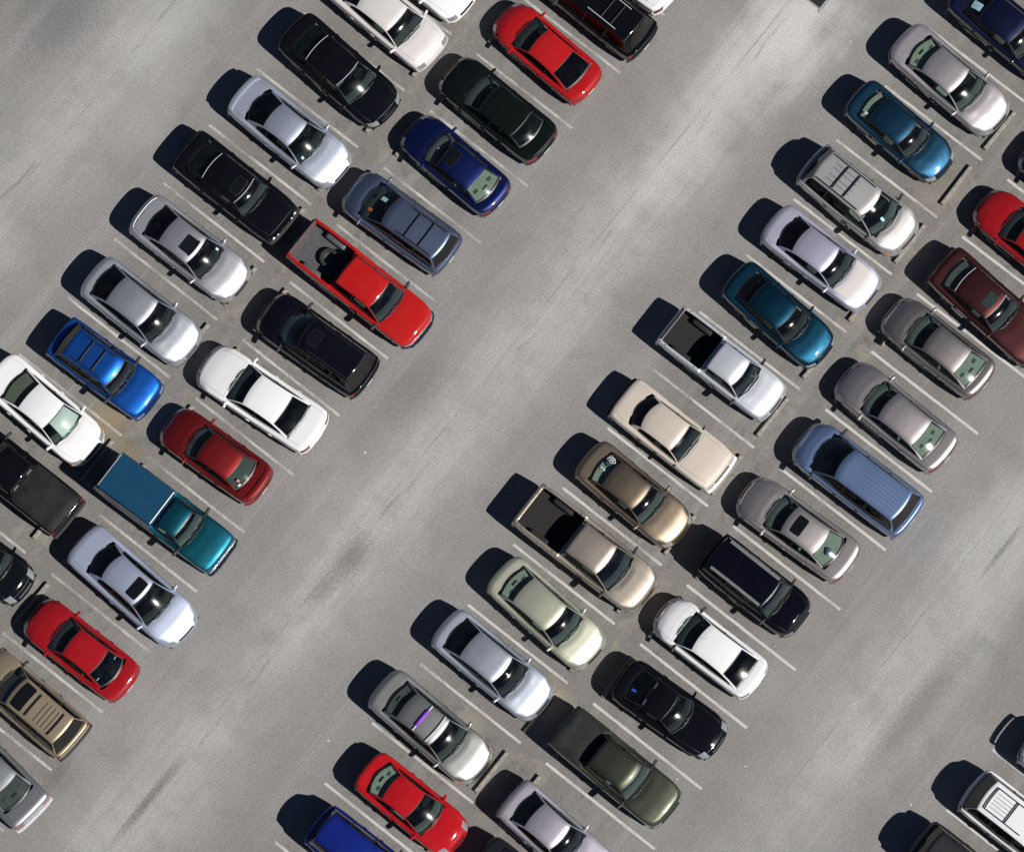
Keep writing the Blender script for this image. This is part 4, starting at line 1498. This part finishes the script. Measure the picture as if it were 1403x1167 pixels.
car('pickup_truck', 'pickup', 14.32, -3.68, 0.4, 4.95, (1.38, 0.8, -0.40, -0.48), (0.60, 0.62, 0.68), 0.25, 'silver white extended cab pickup truck with black lined open bed', 'pickup truck', W=1.70, H=1.62, zc=1.02, zd=1.08, zh=0.88, bow=0.16, rf=0.26, cF=0.10, gatemat=LINER, cabin='black', wheel=0.33, ohR=1.05)
car('sedan', 'box', 14.47, -6.87, 0.1, 4.70, (0.92, 0.35, -1.17, -1.63), (0.60, 0.53, 0.46), 0.1, 'old beige angular sedan with chrome window trim and flat hood', W=1.76, bumper='white', rbumper='black', rgl='tint', cabin='black', bow=0.06, bowR=0.30, ridge=0.0, grille=0.5, dust=0.1, mircol='black', mir=(0.06, 0.14, 0.1))
C8 = car('sedan', 'sedan', 14.75, -9.45, -1.5, 4.59, (1.09, 0.34, -1.14, -1.72), (0.20, 0.155, 0.115), 0.65, 'bronze sedan with flower decal on its rear window', W=1.74, cabin='sage', rgl='clear', bF=0.13, cF=0.22, rough=0.33, sgl='tint', ridge=0.006, ridge_t=(0.3, 0.7))
car('pickup_truck', 'pickup', 14.67, -12.09, 0.5, 5.59, (1.69, 0.88, -0.58, -0.66), (0.44, 0.38, 0.32), 0.5, 'tan extended cab pickup truck with chrome grille and open bed', 'pickup truck', W=1.88, H=1.78, cF=0.22, bF=0.10, ridge=0.02, ridge_t=(0.42, 0.5), grille=0.40, grillemat='chrome', cabin='grey', bow=0.2)
car('sedan', 'sedan', 14.96, -14.79, -3.8, 4.73, (1.26, 0.44, -1.24, -1.87), (0.50, 0.51, 0.40), 0.4, 'pale sage green sedan with a bright cream hood', W=1.78, cabin='sage', rgl='clear', bF=0.12, cF=0.2, ridge=0.010)
car('sedan', 'sedan', 14.60, -17.46, -1.3, 4.76, (1.22, 0.46, -1.15, -1.89), (0.46, 0.50, 0.58), 0.5, 'silver blue sedan nosed up to the dark green pickup bed', W=1.78, cabin='black', rgl='tint', bF=0.11, cF=0.2, ridge=0.014, ridge_t=(0.3, 0.68), stickers=[('f', 0.66, 0.78, -0.02, 0.06, WHITE)])
C12 = car('sedan', 'sedan', 14.26, -20.59, -1.8, 4.89, (1.28, 0.42, -1.22, -1.81), (0.36, 0.36, 0.35), 0.6, 'dark silver sedan carrying roof bars, one with a purple pad', W=1.80, cabin='grey', rgl='clear', bF=0.13, cF=0.25, amber=True, bars=[(-0.42, 0.98, SATIN), (0.22, 0.98, SATIN)])
car('sedan', 'sedan', 15.44, -23.17, -0.4, 4.38, (1.11, 0.16, -1.02, -1.72), (0.40, 0.008, 0.012), 0.0, 'bright red sedan with black window frames and rear spoiler', W=1.72, H=1.38, cabin='sage', rgl='clear', bF=0.16, cF=0.26, lamp_t=(0.58, 0.84), lamp_back=0.30, spoiler=(-2.0, 0.03, 0.80, None), bow=0.26, wrf=0.64, bowR=0.28)
car('minivan', 'van', 15.36, -25.75, 0.0, 4.5, (1.25, 0.5, -1.90, -2.12), (0.008, 0.025, 0.26), 0.3, 'royal blue van with a plain roof next to the red sedan', 'van', W=1.78, H=1.78, rgl='dark', sgl='dark', cabin='black', n=4.5, D=0.15)
car('sedan', 'sedan', 15.6, -28.55, 0.0, 4.6, D4, (0.30, 0.30, 0.32), 0.5, 'grey sedan just past the royal blue van', W=1.76)
# row facing it
car('sedan', 'sedan', 20.35, 9.72, 180, 4.6, D4, (0.006, 0.010, 0.05), 0.2, 'dark navy sedan at the picture edge beyond the red sedan', W=1.76)
car('sedan', 'sedan', 20.31, 6.99, 178, 4.7, (1.22, 0.42, -1.05, -1.75), (0.30, 0.008, 0.012), 0.0, 'cherry red sedan facing the bare wheel stop', W=1.76, bF=0.14, cF=0.25, cabin='black', ridge=0.012)
car('sedan', 'sedan', 20.74, 4.10, -4.0, 5.10, (0.84, 0.11, -1.5, -2.07), (0.060, 0.016, 0.016), 0.35, 'dark maroon sedan with a grey glass sunroof', W=1.80, n=4.0, D=0.16, bR=0.04, cR=0.06, sunroof=(-0.42, -0.05, 0.36), sunroofmat=simple('sunroof_grey', (0.03, 0.045, 0.045), 0.15), cabin='grey', rgl='clear', bumper='paint', chrome_rim=True)
car('sedan', 'sedan', 20.04, 1.72, 179.1, 4.43, (1.24, 0.42, -1.09, -1.81), (0.30, 0.275, 0.27), 0.6, 'taupe sedan with straight trunk edge parked beside the maroon sedan', W=1.74, cabin='sage', rgl='clear', n=3.6, D=0.17, bowR=0.08)
car('sedan', 'sedan', 20.39, -1.26, 178.2, 4.85, (1.30, 0.50, -1.18, -1.85), (0.40, 0.37, 0.38), 0.55, 'pinkish silver sedan with a red lamp strip across its tail', W=1.80, cabin='sage', rgl='clear', tail_t=(0.16, 0.94), bF=0.12, cF=0.2, bowR=0.1)
car('minivan', 'van', 20.68, -3.96, -179.3, 5.04, (1.76, 0.75, -1.99, -2.36), (0.16, 0.235, 0.42), 0.4, 'medium blue minivan with long ribs along its roof', 'van', W=1.94, rgl='dark', sgl='dark', cabin='black', gl='tint', strips=(-1.85, -0.15, (-0.55, -0.33, -0.11, 0.11, 0.33, 0.55), simple('blue_rib', (0.06, 0.10, 0.22), 0.4)), rbumper='paint', mircol='black', bow=0.3)
car('sedan', 'sedan', 20.12, -6.74, -178.1, 4.76, (1.25, 0.47, -1.07, -1.76), (0.42, 0.38, 0.38), 0.5, 'mauve beige sedan with rounded rear glass and black sunroof', W=1.78, sunroof=(-0.20, 0.20, 0.46), cabin='sage', rgl='clear', ridge=0.014, ridge_t=(0.2, 0.72), bF=0.13, cF=0.22, bowR=0.22)
car('minivan', 'suv', 20.26, -9.35, -0.3, 4.2, (1.16, 0.70, -1.93, -2.05), (0.003, 0.003, 0.007), 0.0, 'boxy black van with grey roof rails on both edges', 'van', W=1.76, H=1.66, cF=0.2, bF=0.08, rgl='dark', sgl='tint', cabin='grey', rail_r=0.055, rails=(-1.75, 0.55, 0.95, simple('grey_rail', (0.16, 0.165, 0.18), 0.45)), bow=0.12, wrf=0.70, rf=0.16, mir=(0.10, 0.2, 0.15), wheel=0.31)
car('sedan', 'sedan', 20.26, -12.10, -179.6, 4.42, (1.29, 0.47, -1.01, -1.73), WHT, 0.0, 'compact white sedan with a flat dark rear window', W=1.72, cabin='black', rgl='dark', bF=0.16, cF=0.24, bowR=0.05, mircol='black', antenna=(0.35, 0.0), n=3.0)
car('coupe', 'coupe', 20.55, -14.78, 3.0, 4.41, (0.81, -0.02, -0.95, -1.72), (0.004, 0.004, 0.006), 0.0, 'glossy black coupe with a rounded tail and wide hood', W=1.76, H=1.30, cabin='black', rgl='tint', bF=0.14, cF=0.24, bR=0.12, cR=0.18, lamp_t=(0.62, 0.90), lamp_back=0.3, ridge=0.014, bow=0.3, stickers=[('r', 0.2, 0.4, -0.40, -0.26, simple('blue_sticker', (0.03, 0.10, 0.55), 0.5))])
D8 = car('pickup_truck', 'pickup', 20.35, -17.63, -0.9, 5.05, (1.19, 0.71, -0.90, -0.98), (0.055, 0.060, 0.043), 0.45, 'dark olive green pickup truck with ribbed roof and vinyl bed cover', 'pickup truck', cover='tonneau', W=1.80, H=1.70, grille=0.5, rf=0.24, cabin='sage', wins=[(0.02, 0.98), (-0.80, -0.06)], hood_t=0.62, cF=0.16, strips=(-0.75, 0.45, (-0.62, -0.36, -0.12, 0.12, 0.36, 0.62), simple('olive_rib', (0.04, 0.045, 0.03), 0.4)))
car('sedan', 'sedan', 20.28, -20.86, -3.0, 4.7, (0.82, 0.09, -1.25, -1.84), (0.46, 0.43, 0.49), 0.4, 'lilac silver sedan with a raised trunk lid edge', W=1.76, n=4.0, D=0.16, bR=0.04, cR=0.06, bF=0.07, cF=0.1, rgl='tint', cabin='black')
car('sedan', 'sedan', 20.62, -23.0, 0.0, 4.6, D4, (0.012, 0.013, 0.018), 0.0, 'black sedan almost hidden below the bright red sedan', W=1.76)
# third row at the lower right
car('sport_utility_vehicle', 'van', 33.05, -10.28, 0.0, 4.8, (1.35, 0.55, -1.85, -2.28), WHT, 0.0, 'white sport utility vehicle with black framed roof rack', 'suv', W=1.86, H=1.78, rgl='dark', sgl='dark', cabin='black', rails=(-1.62, 0.0, 0.72, BLACK), bars=[(-1.62, 0.74, BLACK), (-0.72, 0.74, BLACK)], strips=(-1.5, -0.8, (-0.45, -0.22, 0.0, 0.22, 0.45), BLACK))
car('sport_utility_vehicle', 'suv', 32.62, -12.90, 0.0, 4.6, (1.2, 0.6, -1.85, -2.15), (0.05, 0.05, 0.055), 0.4, 'charcoal sport utility vehicle with a ribbed roof', 'suv', W=1.80, H=1.76, rgl='dark', sgl='dark', cabin='black', strips=(-1.6, 0.3, (-0.55, -0.28, 0.0, 0.28, 0.55), BLACK), bars=[(-0.7, 0.8, BLACK)])
car('coupe', 'coupe', 33.48, -7.65, 0.0, 4.5, (1.2, 0.4, -0.95, -1.72), (0.40, 0.43, 0.52), 0.5, 'silver blue coupe with a raised rear wing', spoiler=(-2.1, 0.22, 0.78, None), W=1.74)

# ---------------------------------------------------------------- things carried by or lying near the cars
def loose(ob, label, cat, group=None):
    ob['label'] = label
    ob['category'] = cat
    if group:
        ob['group'] = group
    return ob


def to_world(ob, c):
    """free an object built in a car's frame so that it stands on its own"""
    ob.parent = None
    ob.location = c.root.location
    ob.rotation_euler = c.root.rotation_euler
    return ob


sh = A8.glasspatch('sun_shade', simple('sun_shade', (0.86, 0.87, 0.87), 0.4, 0.0, var=0.03), 'f', 0.14, 0.94, -0.45, 0.86, -0.035)
loose(to_world(sh, A8), 'silvery white sun shade behind the windshield of the white sedan', 'sun shade')

pad = MB().superq(C12.roofpt(-0.42, 0.0, 0.065), (0.11, 0.74, 0.075), 0.5, 12, 8)
pad.obj('roof_bar_pad', PURPLE, C12.root)

# flower decal and crescent decal on the bronze sedan
m = MB()
for k in range(5):
    a0 = 2 * math.pi * k / 5
    ca, ct = 0.42 + 0.17 * math.cos(a0), 0.60 + 0.10 * math.sin(a0)
    pts = [C8.glasspt('r', ca + 0.11 * math.cos(2 * math.pi * j / 10), ct + 0.062 * math.sin(2 * math.pi * j / 10), 0.006) for j in range(11)]
    m.tube(pts, 0.012, 4, ry=0.002)
m.obj('flower_decal', WHITE, C8.root)
m = MB()
m.grid([[C8.glasspt('r', 0.40 + 0.17 * math.cos(a) * rr, -0.12 + 0.11 * math.sin(a) * rr, 0.006) for rr in (0.62 - 0.3 * math.sin(a / 2 + 0.8), 1.0)] for a in np.linspace(-0.6, 3.4, 12)])
m.obj('crescent_decal', WHITE, C8.root)

# pale blue shade in the rear window of the red sedan is a board on its shelf
for ob in [o for o in bpy.data.objects if o.get('label', '').startswith('red sedan with pale blue')]:
    for ch in ob.children:
        if ch.name.startswith('rear_window'):
            bb = [Vector(c) for c in ch.bound_box]
            cx = sum(c.x for c in bb) / 8
            cz = sum(c.z for c in bb) / 8
            b = MB()
            for k in range(3):
                b.superq((cx + 0.10, -0.38 + 0.38 * k, cz - 0.03), (0.20, 0.36, 0.03), 0.4, 10, 6, rot=Matrix.Rotation(R(25), 3, 'Y'))
            so = b.obj('rear_shade', BLUESH, ob)

# load in the red pickup's bed: a tyre and a crumpled dark tarp
tx, ty = -1.55, 0.05
t = MB().lathe([(0.20, 0.0), (0.24, -0.085), (0.31, -0.10), (0.355, -0.06), (0.36, 0.0), (0.355, 0.06), (0.31, 0.10), (0.24, 0.085), (0.20, 0.0)], 30, 'z')
to = t.obj('spare_tyre', RUBBER)
c_, s_ = math.cos(R(0.2)), math.sin(R(0.2))
to.location = (2.22 + tx, -9.56 + ty, 1.16 - 0.48 + 0.125)
loose(to, 'spare tyre lying in the bed of the red pickup truck', 'tyre')
TARP = simple('dark_tarp', (0.012, 0.022, 0.032), 0.45, var=0.5, scale=4)
rt = random.Random(5)
P = []
for i in range(15):
    row = []
    for j in range(17):
        a, b = i / 14 * 2 - 1, j / 16 * 2 - 1
        z = 0.30 * max(0, 1 - a ** 4) * max(0, 1 - b ** 6) * (0.55 + 0.45 * rt.random()) + 0.01
        row.append((a * 0.24 * (1 + 0.08 * rt.random()), b * 0.62 * (1 + 0.05 * rt.random()), z))
    P.append(row)
tp = MB().grid(P, flip=True).obj('folded_tarp', TARP, None, 80)
tp.location = (2.22 - 1.06, -9.58, 1.16 - 0.48 + 0.01)
loose(tp, 'crumpled dark tarp behind the cab of the red pickup truck', 'tarp')

# litter
PAPER = simple('paper', (0.75, 0.75, 0.73), 0.8)
rl = random.Random(11)
for (x, y) in ((30.66, -8.6), (11.6, -23.19), (29.4, -12.01), (10.5, 9.0), (22.27, -16.5), (4.66, -9.99), (20.04, -0.35), (17.55, -1.75), (23.9, -14.6), (17.4, -20.2), (6.1, -14.2), (25.6, -10.4)):
    s = rl.uniform(0.022, 0.042)
    P = [[(s * (i - 1) * rl.uniform(0.7, 1.3), s * 0.6 * (j - 1) * rl.uniform(0.6, 1.3), 0.006 + 0.02 * rl.random()) for j in range(3)] for i in range(3)]
    o = MB().grid(P, flip=True).obj('paper_scrap', PAPER, None)
    o.location = (x, y, 0.0)
    o.rotation_euler = (0, 0, rl.uniform(0, 6))
    loose(o, 'tiny white paper scrap lying on the asphalt', 'litter', 'paper scraps on the asphalt')

# ---------------------------------------------------------------- every wheel stop is named by the vehicle that stands at it
import re
tops = [o for o in COL.objects if o.parent is None and o.get('group') == 'vehicles parked in the stalls']


def short(l):
    return re.split(r' (?:with|nosed|facing|at|next|and|behind|beside|in|carrying|beyond|below|just|parked|almost|past)( |$)', l)[0]


names = [short(o['label']) for o in tops]
for o in [o for o in COL.objects if o.name.startswith('wheel_stop') and o.get('group') == 'concrete wheel stops']:
    sx, sy = o.location.x, o.location.y
    best = None
    for c in tops:
        side = (c.location.x < sx) if (sx < -1 or 16 < sx < 17.6) else (c.location.x > sx)
        if side and abs(c.location.x - sx) < 3.4 and abs(c.location.y - sy) < 1.35:
            if best is None or abs(c.location.y - sy) < abs(best.location.y - sy):
                best = c
    if best is None:
        bpy.data.objects.remove(o)
        continue
    n = short(best['label'])
    if names.count(n) > 1:
        n = ' '.join(best['label'].split()[:7])
        n = n.rsplit(' ', 1)[0] if n.split()[-1] in ('a', 'the', 'and', 'with', 'to') else n
    d = math.cos(best.rotation_euler.z) * (sx - best.location.x)
    o['label'] = 'concrete wheel stop at the %s of the %s' % ('nose' if d > 0 else 'tail', n)
